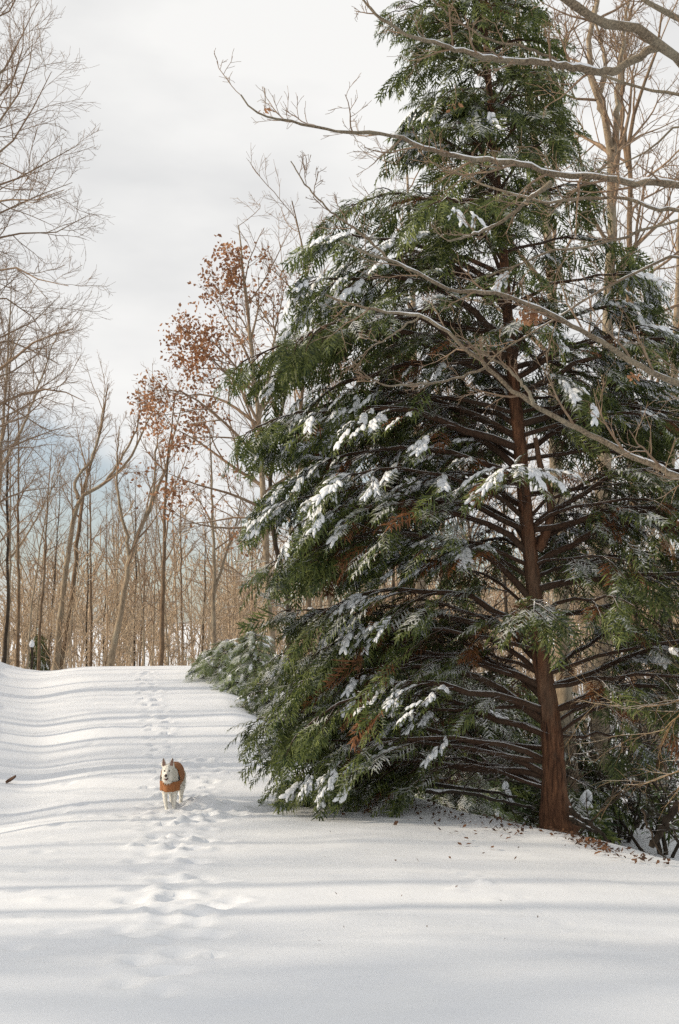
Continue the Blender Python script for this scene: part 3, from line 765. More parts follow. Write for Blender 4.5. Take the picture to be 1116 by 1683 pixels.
# left of the road, on the bank: seen at the picture's edge
for (px_, Y, k, s) in [(6, 36, 3, 1.0), (28, 38, 1, .95), (44, 42, 2, 1.1), (66, 40, 1, .9), (84, 50, 3, .95), (14, 44, 0, 1.0), (56, 52, 0, 1.0), (-14, 33, 0, 1.05), (-40, 36, 5, 1.0), (-30, 29, 2, 1.25), (18, 48, 4, 1.1), (75, 46, 4, 1.0)]:
    x = P(px_, 1060, Y)[0]
    wood(k, x, Y, rw.uniform(0, 6.28), s * rw.uniform(.62, .82), 'on the left bank beyond the snowy road', 'bare trees on the left bank')
# beyond the crest
for (px_, Y, k, s) in [(150, 52, 1, .9), (143, 60, 3, 1.0), (163, 48, 4, 1.0), (222, 50, 3, .95), (232, 56, 1, .9), (240, 45, 2, 1.0), (252, 62, 0, 1.0), (282, 52, 2, 1.05), (300, 60, 1, .95), (318, 50, 4, 1.1), (335, 64, 3, .9), (372, 55, 2, 1.0), (395, 48, 4, 1.1), (412, 60, 1, .85), (195, 66, 0, 1.0), (120, 64, 2, 1.1), (172, 70, 3, .95), (425, 42, 2, .9)]:
    x = P(px_, 1060, Y)[0]
    wood(k, x, Y, rw.uniform(0, 6.28), s * rw.uniform(.72, .95), 'beyond the crest of the snowy road', 'bare trees beyond the crest')
# behind the large evergreen
for (px_, Y, k, s) in [(540, 34, 0, 1.0), (575, 40, 1, 1.0), (610, 30, 2, 1.1), (645, 44, 3, 1.0), (730, 36, 1, 1.0), (760, 46, 0, 1.05), (800, 32, 2, 1.2), (835, 42, 3, 1.0), (870, 50, 1, 1.0), (955, 34, 2, 1.2), (975, 44, 0, 1.0), (1020, 36, 4, 1.3), (1060, 32, 2, 1.2), (1075, 45, 1, 1.0), (1100, 38, 3, 1.05), (1118, 30, 4, 1.4), (520, 46, 5, 1.0), (665, 55, 1, 1.0), (905, 60, 5, 1.0), (1050, 56, 0, 1.0), (1130, 50, 5, 1.0), (480, 42, 2, 1.15), (560, 52, 5, 1.0)]:
    x = P(px_, 1060, Y)[0]
    wood(k, x, Y, rw.uniform(0, 6.28), s * rw.uniform(.9, 1.1), 'in the wood behind the large evergreen', 'bare trees behind the large evergreen')
# the wood on the sunny side of the road whose shadows stripe the snow
cnt = 0
while cnt < 118:
    y = rw.uniform(-13, 6.5) if cnt < 62 else rw.uniform(6.5, 38)
    x = rw.uniform(-66, -27) if y < 6.5 else (rw.uniform(-23, -9.4) if cnt % 5 < 3 else rw.uniform(-50, -22))
    pxx = CX + x / max(y, .5) * F
    if y > 1 and pxx > -200 - 900 / max(y, 4): continue
    wood([1, 3, 2, 0, 3, 1, 4][cnt % 7], x, y, rw.uniform(0, 6.28), rw.uniform(.85, 1.2), 'in the sunny wood left of the road', 'bare trees in the sunny wood left of the road'); cnt += 1

# --- the beech whose branches reach in from the left
rb = np.random.default_rng(51)
BY = 17.0
bx = P(-330, 1060, BY)[0]
bst = np.array([[bx, BY, Gz(bx, BY) - .15], [bx + .1, BY, 3], [bx - .1, BY + .1, 6], [bx + .1, BY, 9], [bx, BY, 12.5], [bx + .2, BY, 15.5]])
lp = [[(-326, 420), (-160, 350), (0, 305), (70, 275), (150, 236)], [(-326, 500), (-150, 420), (0, 350), (70, 322), (135, 300)], [(-326, 300), (-120, 310), (0, 252), (60, 180), (96, 118)], [(-326, 560), (-150, 450), (0, 387), (90, 386), (168, 352)],
      [(-326, 640), (-180, 500), (0, 442), (50, 450), (82, 463), (128, 470)], [(-326, 760), (-170, 600), (0, 555), (45, 538), (88, 512), (112, 486)], [(-326, 200), (-100, 180), (0, 120), (40, 60), (70, 5)], [(-326, 130), (-120, 60), (0, 30), (40, -20), (60, -60)],
      [(-326, 380), (-100, 250), (0, 200), (50, 120), (62, 60)], [(-326, 460), (-120, 360), (0, 330), (60, 330), (120, 312)], [(-326, 820), (-150, 680), (0, 620), (60, 590), (105, 545)], [(-326, 860), (-150, 760), (0, 690), (60, 660), (118, 640)], [(-326, 240), (-110, 230), (0, 160), (40, 90), (45, 20)], [(-326, 620), (-160, 520), (0, 490), (60, 520), (90, 560)]]
bl = [px_line([(a - max(a, 0) * .12, b) for a, b in p], BY, d) for p, d in zip(lp, [0, 1.2, -1, .6, -1.2, .5, -.5, .8, 1.5, -1.6, 1.5, 2.2, 0, 1.8])]
bare_tree('beech_tree', 'bare beech whose fine branches reach over the road from the left bank', 'tree', [bst], [(.20, .02)], bst[0] + np.array([0, 0, .15]), rb, 'bark_grey', 'bark_twig', limbs=bl, lev=(5, 13, 8, 3), up=.3, l1=.15, l2=.23, limb_r=.6, rt=.0024)
lp = [[(-120, 640), (-60, 600), (0, 560), (50, 575), (100, 600)], [(-120, 760), (-40, 690), (30, 650), (90, 640), (140, 660)], [(-120, 860), (-40, 770), (40, 725), (110, 700)], [(-120, 700), (-50, 640), (10, 600), (60, 560), (120, 540)], [(-120, 900), (-40, 850), (30, 810), (100, 800)], [(-120, 820), (-50, 740), (0, 700), (50, 680), (80, 640)]]
LY = 25.0
lx = P(-125, 1060, LY)[0]
lst = np.array([[lx, LY, Gz(lx, LY) - .15], [lx + .1, LY, 2.5], [lx, LY, 5], [lx + .2, LY, 8], [lx + .1, LY, 11.5]])
bare_tree('beech_tree', 'second bare beech with tangled low twigs on the left bank', 'tree', [lst], [(.16, .015)], lst[0] + np.array([0, 0, .15]), rb, 'bark_brown', 'bark_twig', limbs=[px_line(p, LY, d) for p, d in zip(lp, [0, -1, 1, -2, .5, 1.5])], lev=(9, 8, 6, 3), up=.35, l1=.24, l2=.36, rt=.003)

# --- the tree whose snow-topped limbs hang across the evergreen from the right
rr_ = np.random.default_rng(61)
HY = 8.6
hx = 4.75
hst = np.array([[hx, HY, Gz(hx, HY) - .2], [hx - .05, HY, 2], [hx, HY, 4], [hx + .05, HY - .1, 6.2], [hx + .1, HY - .1, 9.5]])
over = empty('overhanging_tree', hst[0] + np.array([0, 0, .2])); OB = np.array(over.location)
tag(over, 'bare tree with pale snow-topped limbs hanging in front of the evergreen', 'tree')
hp = resample(hst, 24); hr = np.linspace(.2, .09, 24)
v, q = tubes(hp[None], hr[None], 14); obj('trunk', np_mesh('trunk', off(v, OB), q, None, ('bark_overhang',)), over)
# (pixels from the trunk side to the tip, radius px at the two ends, depth change, twigs)
LIMBS = [([(1400, 420), (1250, 230), (1160, 140), (1116, 100), (1085, 72), (1040, 46), (985, 34), (930, -4), (880, -60), (830, -150)], 17, 6, -1.2, 6, True),
         ([(1088, 76), (1066, 84), (1040, 100), (1010, 115), (985, 119), (950, 112), (900, 104), (870, 100), (830, 100), (785, 92), (720, 72), (660, 52), (620, 26), (596, -2)], 9.5, 2.2, -.3, 12, True),
         ([(1300, 210), (1200, 175), (1116, 156), (1060, 146), (1010, 132), (965, 117), (930, 108)], 5, 2.5, .2, 5, False),
         ([(1400, 380), (1250, 318), (1116, 305), (1050, 301), (1000, 294), (950, 291), (905, 285), (880, 275), (845, 267), (790, 262), (750, 258), (715, 250), (680, 235), (645, 223), (600, 219), (560, 218), (520, 209), (475, 198), (440, 192), (415, 176), (396, 156)], 11, 1.6, -.5, 22, True),
         ([(1400, 430), (1250, 390), (1116, 345), (1080, 345), (1045, 330), (1010, 324), (960, 327), (915, 331), (890, 332), (850, 320), (810, 308), (770, 292), (740, 280)], 6.5, 2, .3, 10, True),
         ([(1330, 440), (1200, 345), (1116, 360), (1070, 375), (1030, 386), (990, 398), (950, 408), (910, 412), (860, 430), (800, 455)], 5.5, 1.8, .2, 9, True),
         ([(905, 300), (880, 320), (860, 335), (835, 358), (810, 372), (770, 388), (735, 396)], 5.5, 2, 0, 6, True),
         ([(1400, 760), (1250, 690), (1116, 632), (1060, 606), (1010, 575), (975, 556), (940, 535), (915, 522), (885, 508), (850, 495), (805, 482), (770, 480), (740, 476), (705, 458), (670, 440), (640, 427), (600, 415), (560, 396)], 10, 2.2, -.2, 14, True),
         ([(640, 428), (610, 400), (580, 372), (548, 350), (520, 325), (498, 300), (478, 265)], 3, 1.2, .1, 6, False),
         ([(1400, 850), (1250, 815), (1116, 785), (1085, 768), (1050, 754), (1010, 735), (980, 718), (940, 700), (905, 682), (880, 668), (850, 645), (825, 625), (790, 595), (755, 562), (720, 535), (685, 518), (640, 514), (600, 505), (570, 496), (535, 484)], 10, 2.2, .2, 12, True),
         ([(876, 664), (866, 640), (850, 620), (835, 605), (810, 590), (780, 570)], 4, 2, -.1, 5, False),
         ([(800, 603), (760, 618), (720, 628), (680, 632), (640, 634), (615, 626), (590, 606), (575, 588)], 2.8, 1.2, .1, 3, False),
         ([(1300, 90), (1180, 60), (1116, 32), (1085, 14), (1050, -5), (1000, -50)], 9, 5, -.1, 3, True),
         ([(1300, 500), (1180, 460), (1116, 420), (1060, 440), (1000, 470), (950, 500), (900, 530), (850, 560), (800, 600)], 4.5, 1.5, .5, 10, True),
         ([(1300, 330), (1180, 250), (1116, 205), (1080, 240), (1040, 262), (1000, 275), (960, 285)], 4, 1.5, .4, 8, False),
         ([(930, 110), (900, 92), (860, 78), (810, 66), (760, 40), (720, 10), (700, -20)], 3.2, 1.3, -.2, 6, False),
         ([(690, 519), (660, 540), (630, 560), (600, 580), (570, 610)], 2.2, 1.0, .1, 3, False)]
limb_at = []
for (pl, ra, rb_, dY, ntw, cap) in LIMBS:
    Y0 = HY - .2
    w = px_line(pl, Y0, dY); 
    if pl[0][0] >= 1290:
        zc = w[0][2] - .35; zc = max(zc, 1.2); i = int(np.argmin(abs(hp[:, 2] - zc))); w = np.vstack([hp[i], w])
    n = 6 * len(pl) // 2 + 6
    p = resample(w, n); p[1:-1] += rr_.normal(0, .006, (n - 2, 3))
    sc_ = HY / F
    r = (np.linspace(1, 0, n) ** .9 * (ra - rb_) + rb_) * sc_ * (1 + .07 * rr_.normal(size=n)) * .78
    lo_ = p[0]
    v, q = tubes(p[None], r[None], 10)
    lm = obj('limb', np_mesh('limb', off(v, lo_), q, None, ('bark_overhang',)), over, Vector(lo_ - OB))
    T2, S2 = grow(rr_, p[None], r[None], ntw, .25, 1.0, lambda t, pl_: .125 * np.minimum(pl_, 4.2) * (1.25 - .85 * t) + .12, (28, 60), 7, .25, .35, .5, .0028, .25)
    T3, S3 = grow(rr_, T2, S2, 5, .2, 1.0, lambda t, pl_: .45 * pl_, (28, 58), 5, .25, .35, .6, .0020)
    T4, S4 = grow(rr_, T3, S3, 3, .25, 1.0, lambda t, pl_: .5 * pl_, (25, 55), 4, .2, .3, .8, .0016)
    A = Acc()
    for l, r_, sd in ((T2, S2, 5), (T3, S3, 4), (T4, S4, 3)):
        v, q = tubes(l, r_, sd); A.add(v, q)
    obj('twigs', np_mesh('twigs', off(np.concatenate(A.v), lo_), np.concatenate(A.q), None, ('bark_twig',)), lm)
    if cap:
        v, q = snow_cap(rr_, p, r); obj('snow', np_mesh('snow', off(v, lo_), q, None, ('branch_snow',)), lm)
    limb_at.append(p)
# dry leaf bunches still hanging on these limbs
def leaf_bunch(px_, py_, Y, n, size, spread, label):
    c = P(px_, py_, Y); V, Qd = leaf_cloud(rr_, np.array([c]), n, size, spread, 'x', 'x', 1.2)
    # a stalk holds the bunch to its limb
    st_ = np.array([[c + np.array([0, 0, .16]), c + np.array([.01, 0, .06]), c - np.array([0, 0, spread])]])
    v, q = tubes(st_, np.array([[.004, .003, .002]]), 4)
    root = empty('dry_leaf_bunch', c); tag(root, label, 'leaves')
    tag(obj('leaves', np_mesh('leaves', off(V, c), Qd, None, ('oak_leaves',), False), root), kind='stuff')
    obj('stalk', np_mesh('stalk', off(v, c), q, None, ('bark_twig',)), root)
leaf_bunch(868, 517, 8.5, 60, .055, .045, 'large bunch of dry orange brown leaves hanging from an overhanging limb')
leaf_bunch(748, 172, 8.35, 8, .05, .02, 'small orange dry leaf tuft high in front of the evergreen')
leaf_bunch(434, 178, 8.0, 6, .05, .02, 'dry leaf at the tip of the longest overhanging limb')
leaf_bunch(1045, 618, 8.5, 7, .05, .02, 'small orange dry leaf tuft under the pale overhanging limb')

# ------------------------------------------------------------------ young evergreens, cedar
def young_evergreen(px_, py_, Y, H, W, seed, label, mat='needles_young', snow=.15, nl=34, group=None, ss=.32, dens=4.4):
    r = np.random.default_rng(seed)
    p = P(px_, py_, Y); x, y = p[0], Y; z = Gz(x, y); base = np.array([x, y, z])
    root = empty('young_evergreen', base); tag(root, label, 'evergreen', group)
    tp_ = np.array([[x, y, z - .1], [x + .03, y, z + H * .5], [x - .02, y, z + H]]); t_ = resample(tp_, 10)
    v, q = tubes(t_[None], np.linspace(.03 + .012 * H, .006, 10)[None], 6); obj('trunk', np_mesh('trunk', off(v, base), q, None, ('bark_limb',)), root)
    B = Acc(); O_, D_, U_, S_ = [], [], [], []
    for k in range(nl):
        f = (k + .5) / nl; L = W * (1 - f) ** .8 * r.uniform(.75, 1.1) + .08
        s0 = np.array([np.interp(f, [0, 1], [x, x]), y, z + .08 + f * H * .93])
        pts, rad, S, SR, O, D, U, sc = conifer_limb(r, s0, k * golden, math.radians(26), math.radians(-18), L, .012, .12, ss * (1 - .35 * f) * 1.1, dens, 7)
        O[:, 2] = np.maximum(O[:, 2], G(O[:, 0], O[:, 1]) + .05)
        v, q = tubes(pts[None], rad[None], 4); B.add(v, q); v, q = tubes(S, SR, 3); B.add(v, q)
        O_.append(O); D_.append(D); U_.append(U); S_.append(sc)
    O_, D_, U_, S_ = map(np.concatenate, (O_, D_, U_, S_))
    obj('limbs', np_mesh('limbs', off(np.concatenate(B.v), base), np.concatenate(B.q), None, ('bark_limb',)), root)
    obj('foliage', spray_mesh(r, 'foliage', off(O_, base), D_, U_, S_, (mat,)), root)
    pk = r.random(len(O_)) < snow
    if pk.sum() > 2: obj('snow', snow_mesh(r, 'snow', off(O_[pk], base), D_[pk], U_[pk], S_[pk] * .8), root)
    return root
def again(src, px_, Y, k, rz, label, wide=1.0):
    r = copy_tree(src); x = P(px_, 1060, Y)[0]; r.location = (x, Y, Gz(x, Y) - .04); r.scale = (k * wide, k * wide, k); r.rotation_euler = (0, 0, rz); r['label'] = label; return r
ya = young_evergreen(378, 1060, 27.0, 1.0, 1.05, 71, 'low pale green young evergreen at the crest edge of the road', nl=26)
yb = young_evergreen(418, 1060, 25.5, 1.55, .75, 72, 'pale green young evergreen with pointed top below the oak', nl=34)
yc = young_evergreen(462, 1080, 23.5, 1.35, .95, 73, 'mid green young evergreen tucked against the large evergreen', 'needles', .14, 34, ss=.36)
yd = young_evergreen(590, 1225, 18.5, 1.3, 1.3, 76, 'dark small evergreen sheltered under the large evergreen limbs', 'needles', .10, 28, ss=.38)
again(ya, 350, 28.5, .6, 2.0, 'smallest pale evergreen lying low on the road shoulder')
again(ya, 735, 17.2, 1.0, 4.0, 'snow dusted pale small evergreen sheltered under the large evergreen limbs')
again(yc, 64, 46.0, 1.9, 1.0, 'narrow dark cedar among the bare trunks on the left bank', .32)
again(yc, 850, 19.8, 1.0, 3.0, 'green small evergreen behind the red brown trunk')
again(yd, 668, 20.0, 2.2, 1.3, 'bushy dark evergreen in the shade behind the lowest limbs')
again(yd, 800, 21.0, 2.3, 2.6, 'bushy dark evergreen between the lowest limbs and the red brown trunk')
again(yc, 545, 20.5, 1.3, 5.0, 'dark young evergreen merging with the low road-side sprays')

# tall evergreens added out of view on the left to shade the near snow
shade_tree = young_evergreen(-2400, 1060, 6.0, 11.5, 3.0, 79, 'tall unseen evergreen added left of the road to shade the near snow', 'needles', .03, 38, 'tall evergreens added for shade', .8, 2.4)
shade_tree.name = 'evergreen_tree'; shade_tree['category'] = 'tree'
for x, y, k, rz in [(-17, -1.5, .95, 0), (-24, 3.6, 1.1, 1), (-36, 1.0, 1.4, 2), (-19, -5.0, 1.0, 5), (-30, -6.5, 1.3, 1.5)]:
    r = shade_tree if x == -17 else copy_tree(shade_tree)
    r.location = (x, y, Gz(x, y) - .05); r.scale = (k, k, k); r.rotation_euler = (0, 0, rz)

# ------------------------------------------------------------------ shrubs at the foot of the bank
def shrub(x, y, H, n_st, seed, label, leaves=1.0):
    r = np.random.default_rng(seed); z = Gz(x, y); base = np.array([x, y, z])
    root = empty('leafy_shrub', base); tag(root, label, 'shrub', None)
    st_ = []
    for k in range(n_st):
        a = r.uniform(0, 6.28); p = [base + np.array([math.cos(a), math.sin(a), 0]) * .12 + np.array([0, 0, -.12])]
        d = nrm(np.array([[math.cos(a) * .45, math.sin(a) * .45, 1.0]]))[0]
        for j in range(8):
            d = nrm((d + r.normal(0, .28, 3) * np.array([1, 1, .5]) + np.array([0, 0, .12]))[None])[0]; p.append(p[-1] + d * H / 8)
        st_.append(resample(np.array(p), 12))
    st_ = np.array(st_); sr = np.linspace(1, .3, 12)[None] * r.uniform(.022, .046, n_st)[:, None]
    A = Acc(); v, q = tubes(st_, sr, 7); A.add(v, q)
    B2, R2 = grow(r, st_, sr, 9, .2, 1, lambda t, pl: .32 * pl, (30, 70), 6, .3, .5, .6, .005); v, q = tubes(B2, R2, 4); A.add(v, q)
    B3, R3 = grow(r, B2, R2, 6, .2, 1, lambda t, pl: .5 * pl, (30, 60), 4, .2, .4, .7, .003); v, q = tubes(B3, R3, 3); A.add(v, q)
    obj('stems', np_mesh('stems', off(np.concatenate(A.v), base), np.concatenate(A.q), None, ('bark_dark',)), root)
    ends = np.concatenate([B3[:, -1], B2[:, -1]]); ends = ends[r.random(len(ends)) < .15 * leaves]
    # rosettes of drooping lance leaves
    V = []
    for e in ends:
        m = r.integers(5, 9)
        for j in range(m):
            a = r.uniform(0, 6.28); d = np.array([math.cos(a), math.sin(a), r.uniform(-.7, .25)]); d /= np.linalg.norm(d)
            s_ = np.array([-math.sin(a), math.cos(a), 0]); L = r.uniform(.06, .11)
            V += [e, e + d * L * .5 + s_ * L * .17, e + d * L + np.array([0, 0, -.02]), e + d * L * .5 - s_ * L * .17]
    if V:
        V = np.array(V); tag(obj('leaves', np_mesh('leaves', off(V, base), np.arange(len(V)).reshape(-1, 4), None, ('shrub_leaves',), False), root), kind='stuff')
SHP = [(958, 1350, 2.0, 4, 'crooked dark shrub just behind the evergreen trunk'), (985, 1352, 1.9, 4, 'leafy crooked shrub next to the fallen snow-topped sticks'), (1014, 1384, 2.1, 5, 'tall leafy shrub with several leaning dark stems on the bank'), (1088, 1408, 1.9, 5, 'shrub leaning right at the snowy foot of the bank'),
      (1040, 1362, 2.2, 5, 'dense shrub further back among the leafy bank shrubs'), (1062, 1345, 2.3, 4, 'leafy shrub before the snowy hollow'), (1110, 1370, 2.3, 4, 'thin shrub at the far side of the snowy hollow')]
SH = [(hit(a, b, 10)[0], hit(a, b, 10)[1], H, n, l) for a, b, H, n, l in SHP] + [(3.4, 18.2, 2.3, 5, 'leafy shrub in shade behind the evergreen'), (2.4, 19.0, 2.2, 5, 'shaded shrub under the large evergreen'), (4.9, 20.5, 2.5, 5, 'shrub standing in the snowy hollow'), (5.6, 18.0, 2.5, 5, 'broad leafy shrub beside the pale leaning trunk')]
for i, (x, y, H, n, lab) in enumerate(SH): shrub(x, y, H, n, 300 + i, lab, 1.5)

# ------------------------------------------------------------------ fallen branches, sticks, litter
rf = np.random.default_rng(88)
def fallen(pl, r0, r1, label, name='fallen_branch', mat='wood_fallen', twigs=0, cap=True, Y=None, lift=0.0):
    w = []
    for a, b in pl:
        p = hit(a, b) if Y is None else P(a, b, Y); 
        w.append(p + np.array([0, 0, lift]))
    w = np.array(w); n = 18; p = resample(w, n); p[1:-1] += rf.normal(0, .012, (n - 2, 3)); r = np.linspace(r0, r1, n) * (1 + .08 * rf.normal(size=n))
    base = p[0]; root = empty(name, base); tag(root, label, 'branch', None)
    A = Acc(); v, q = tubes(p[None], r[None], 8); A.add(v, q)
    obj('stick', np_mesh('stick', off(v, base), q, None, (mat,)), root)
    if twigs:
        T2, S2 = grow(rf, p[None], r[None], twigs, .2, 1, lambda t, pl_: .22 * pl_, (30, 60), 6, .1, .3, .5, .004, .4); T3, S3 = grow(rf, T2, S2, 3, .3, 1, lambda t, pl_: .4 * pl_, (30, 60), 4, 0, .3, .6, .003, .4)
        A = Acc(); v, q = tubes(T2, S2, 4); A.add(v, q); v, q = tubes(T3, S3, 3); A.add(v, q)
        obj('twigs', np_mesh('twigs', off(np.concatenate(A.v), base), np.concatenate(A.q), None, (mat,)), root)
    if cap:
        v, q = snow_cap(rf, p, r, .55, .8); obj('snow', np_mesh('snow', off(v, base), q, None, ('branch_snow',)), root)
fallen([(735, 1285), (690, 1272), (640, 1262), (600, 1248), (572, 1240), (548, 1256), (530, 1270)], .045, .02, 'long pale fallen branch arching over the snow under the evergreen', twigs=7, Y=15.2)
fallen([(512, 1278), (540, 1279), (560, 1278), (580, 1273)], .05, .045, 'short broken pale log at the edge of the snow under the evergreen', Y=15.8)
fallen([(600, 1285), (680, 1288), (760, 1296), (850, 1310)], .03, .02, 'thin fallen branch lying flat along the leaf litter', twigs=6, Y=15.0, mat='bark_dark')
fallen([(700, 1300), (770, 1304), (830, 1318), (880, 1330)], .028, .016, 'fallen dark branch beside the evergreen trunk foot', twigs=5, Y=14.4, mat='bark_dark')
fallen([(936, 1330), (965, 1352), (990, 1372), (1006, 1394)], .032, .02, 'longer snow-topped stick propped against the evergreen trunk foot', mat='bark_dark', Y=13.75)
fallen([(936, 1345), (960, 1358), (980, 1370)], .028, .018, 'shorter snow-topped stick beside the propped one', mat='bark_dark', Y=13.6)
fallen([(1055, 1330), (1070, 1370), (1085, 1400), (1103, 1420)], .016, .008, 'thin bent stick poking from the snow at the bank foot', mat='bark_dark', twigs=4, cap=False, Y=13.0)
fallen([(1116, 1320), (1100, 1345), (1085, 1372), (1070, 1392)], .05, .04, 'stout dark leaning stem at the bank foot', mat='bark_dark', cap=False, Y=13.6, twigs=3)
# golden dead twigs low on the right
for i, (pl, lab) in enumerate([([(1180, 1150), (1110, 1156), (1050, 1162), (990, 1158), (950, 1150)], 'upper golden dead branch with fine twigs above the shrubs'), ([(1180, 1170), (1116, 1178), (1090, 1200), (1060, 1206), (1020, 1208)], 'lower golden dead branch with fine twigs above the shrubs'), ([(1180, 1255), (1110, 1270), (1060, 1288), (1025, 1290)], 'pale dead branch crossing in front of the shrubs')]):
    w = px_line(pl, 12.6, .6); n = 16; p = resample(w, n); r = np.linspace(.013, .004, n)
    gz = Gz(p[0][0] + .3, 12.6); foot = np.array([[p[0][0] + .35, 12.6, gz - .1]]); p = resample(np.vstack([foot, w]), 20); r = np.linspace(.018, .004, 20)
    root = empty('dead_branch', p[0]); tag(root, lab, 'branch')
    v, q = tubes(p[None], r[None], 6); obj('stick', np_mesh('stick', off(v, p[0]), q, None, ('wood_fallen',)), root)
    T2, S2 = grow(rf, p[None], r[None], 14, .35, 1, lambda t, pl_: .2 * pl_, (20, 50), 6, .1, .3, .6, .003, .3); T3, S3 = grow(rf, T2, S2, 5, .2, 1, lambda t, pl_: .45 * pl_, (20, 50), 4, 0, .3, .7, .002, .3)
    A = Acc(); v, q = tubes(T2, S2, 4); A.add(v, q); v, q = tubes(T3, S3, 3); A.add(v, q)
    obj('twigs', np_mesh('twigs', off(np.concatenate(A.v), p[0]), np.concatenate(A.q), None, ('wood_fallen',)), root)

# leaf litter lying on the snow by the trunk
lit = []
def litter_at(px_, py_, size):
    p = hit(px_, py_, 4, 24); z = G2(p[0], p[1]); c = np.array([p[0], p[1], z + .02])
    a = rf.uniform(0, 6.28); d = np.array([math.cos(a), math.sin(a), rf.normal() * .35]); s_ = np.array([-math.sin(a), math.cos(a), rf.normal() * .4]); L = size
    lit.extend([c - d * L * .5, c + s_ * L * .3 + np.array([0, 0, .01]), c + d * L * .5 + np.array([0, 0, .015]), c - s_ * L * .3 + np.array([0, 0, .01])])
for _ in range(1000):
    t = rf.random(); px_ = 540 + 460 * t
    line = np.interp(px_, [540, 640, 760, 880, 940, 1000], [1292, 1302, 1322, 1350, 1376, 1398])
    litter_at(px_, line + abs(rf.normal()) * (22 if px_ < 860 else 9) - 6, rf.uniform(.03, .075))
for _ in range(90):
    px_ = rf.uniform(940, 1100); litter_at(px_, np.interp(px_, [940, 1000, 1100], [1378, 1400, 1424]) + rf.normal() * 5, rf.uniform(.03, .07))
for _ in range(24): litter_at(rf.uniform(420, 1110), rf.uniform(1370, 1560), rf.uniform(.012, .035))
lit = np.array(lit)
tag(obj('leaf_litter', np_mesh('leaf_litter', lit, np.arange(len(lit)).reshape(-1, 4), None, ('litter',), False)), 'dry brown leaves scattered on the snow beside the evergreen trunk', 'leaf litter', kind='stuff')
# one curled leaf and crumbs on the left bank
def big_leaf(px_, py_, L, label):
    p = hit(px_, py_, 8, 30); base = np.array([p[0], p[1], G2(p[0], p[1])])
    n = 9; V, Qs = [], []
    for i in range(n):
        t = i / (n - 1); w = L * .26 * math.sin(math.pi * (t ** .8)) + .004
        for j in range(5):
            s_ = (j - 2) / 2; V.append([(t - .5) * L, s_ * w, .02 + .035 * s_ * s_ + .05 * t * t])
    for i in range(n - 1):
        for j in range(4): a = i * 5 + j; Qs.append([a, a + 1, a + 6, a + 5])
    o = obj('dry_leaf', np_mesh('dry_leaf', np.array(V), Qs, None, ('litter',)), None, base); o.rotation_euler = (.2, -.25, .5)
    md = o.modifiers.new('thick', 'SOLIDIFY'); md.thickness = .003
    tag(o, label, 'leaf')
big_leaf(19, 1288, .16, 'single curled brown leaf on the snowy left bank')

# snow-capped stub post among the left trunks
p = P(52, 1060, 34.5); b = np.array([p[0], 34.5, Gz(p[0], 34.5)]); H = P(52, 1062, 34.5)[2] - b[2]
post = empty('stub_post', b); tag(post, 'thin dark stub post with a cap of snow beyond the left bank', 'post')
pp = resample(np.array([[0, 0, -.1], [.03, 0, H * .5], [0, 0, H]]), 8); v, q = tubes(pp[None], np.linspace(.045, .035, 8)[None], 7); obj('stub', np_mesh('stub', v, q, None, ('bark_dark',)), post)
ct = np.array([[0, 0, H - .03], [0, 0, H + .04], [.01, 0, H + .12], [0, 0, H + .2]]); v, q = tubes(ct[None], np.array([[.05, .085, .065, .01]]), 9); obj('snow', np_mesh('snow', v, q, None, ('branch_snow',)), post)

# ------------------------------------------------------------------ far wood and thicket: uncountable masses
def wood_mass(name, label, n, y0, y1, hmin, hmax, seed, mat, br, tw_, r_tr, rt, xr=(-.42, .42)):
    r = np.random.default_rng(seed)
    y = r.uniform(y0, y1, n); x = r.uniform(*xr, n) * y
    z = G(x, y); H = r.uniform(hmin, hmax, n)
    K = 5; t = np.linspace(0, 1, K)
    ln = r.normal(0, .13, (n, 2))
    P_ = np.empty((n, K, 3)); P_[..., 0] = x[:, None] + np.outer(ln[:, 0] * H, t) + r.normal(0, .05, (n, K)) * t; P_[..., 1] = y[:, None] + np.outer(ln[:, 1] * H, t); P_[..., 2] = z[:, None] - .1 + np.outer(H, t)
    R_ = (r_tr * H)[:, None] * (1 - t)[None] + rt
    A = Acc(); v, q = tubes(P_, R_, 4); A.add(v, q)
    L2, R2 = grow(r, P_, R_, br, .2, 1, lambda t, pl: .34 * pl * (1.2 - .8 * t), (22, 60), 4, .5, .3, .5, rt); v, q = tubes(L2, R2, 3); A.add(v, q)
    L3, R3 = grow(r, L2, R2, tw_, .2, 1, lambda t, pl: .55 * pl, (25, 55), 2, .4, .3, .7, rt); v, q = tubes(L3, R3, 3); A.add(v, q)
    tag(obj(name, A.mesh(name, (mat,))), label, 'woods', kind='stuff')
wood_mass('far_wood', 'brown mass of distant bare trees beyond the road crest', 380, 72, 170, 6, 12.0, 401, 'bark_tan', 9, 6, .006, .034)
wood_mass('thicket', 'tangle of tan saplings and brush between the trunks beyond the crest', 430, 40, 82, 1.6, 5.5, 402, 'bark_tan', 8, 5, .0035, .015)

wood_mass('brush', 'low tangle of brown brush in the hollow behind the evergreen and shrubs', 100, 25, 40, 1.2, 3.2, 403, 'bark_brown', 8, 6, .004, .0045, (.06, .34))

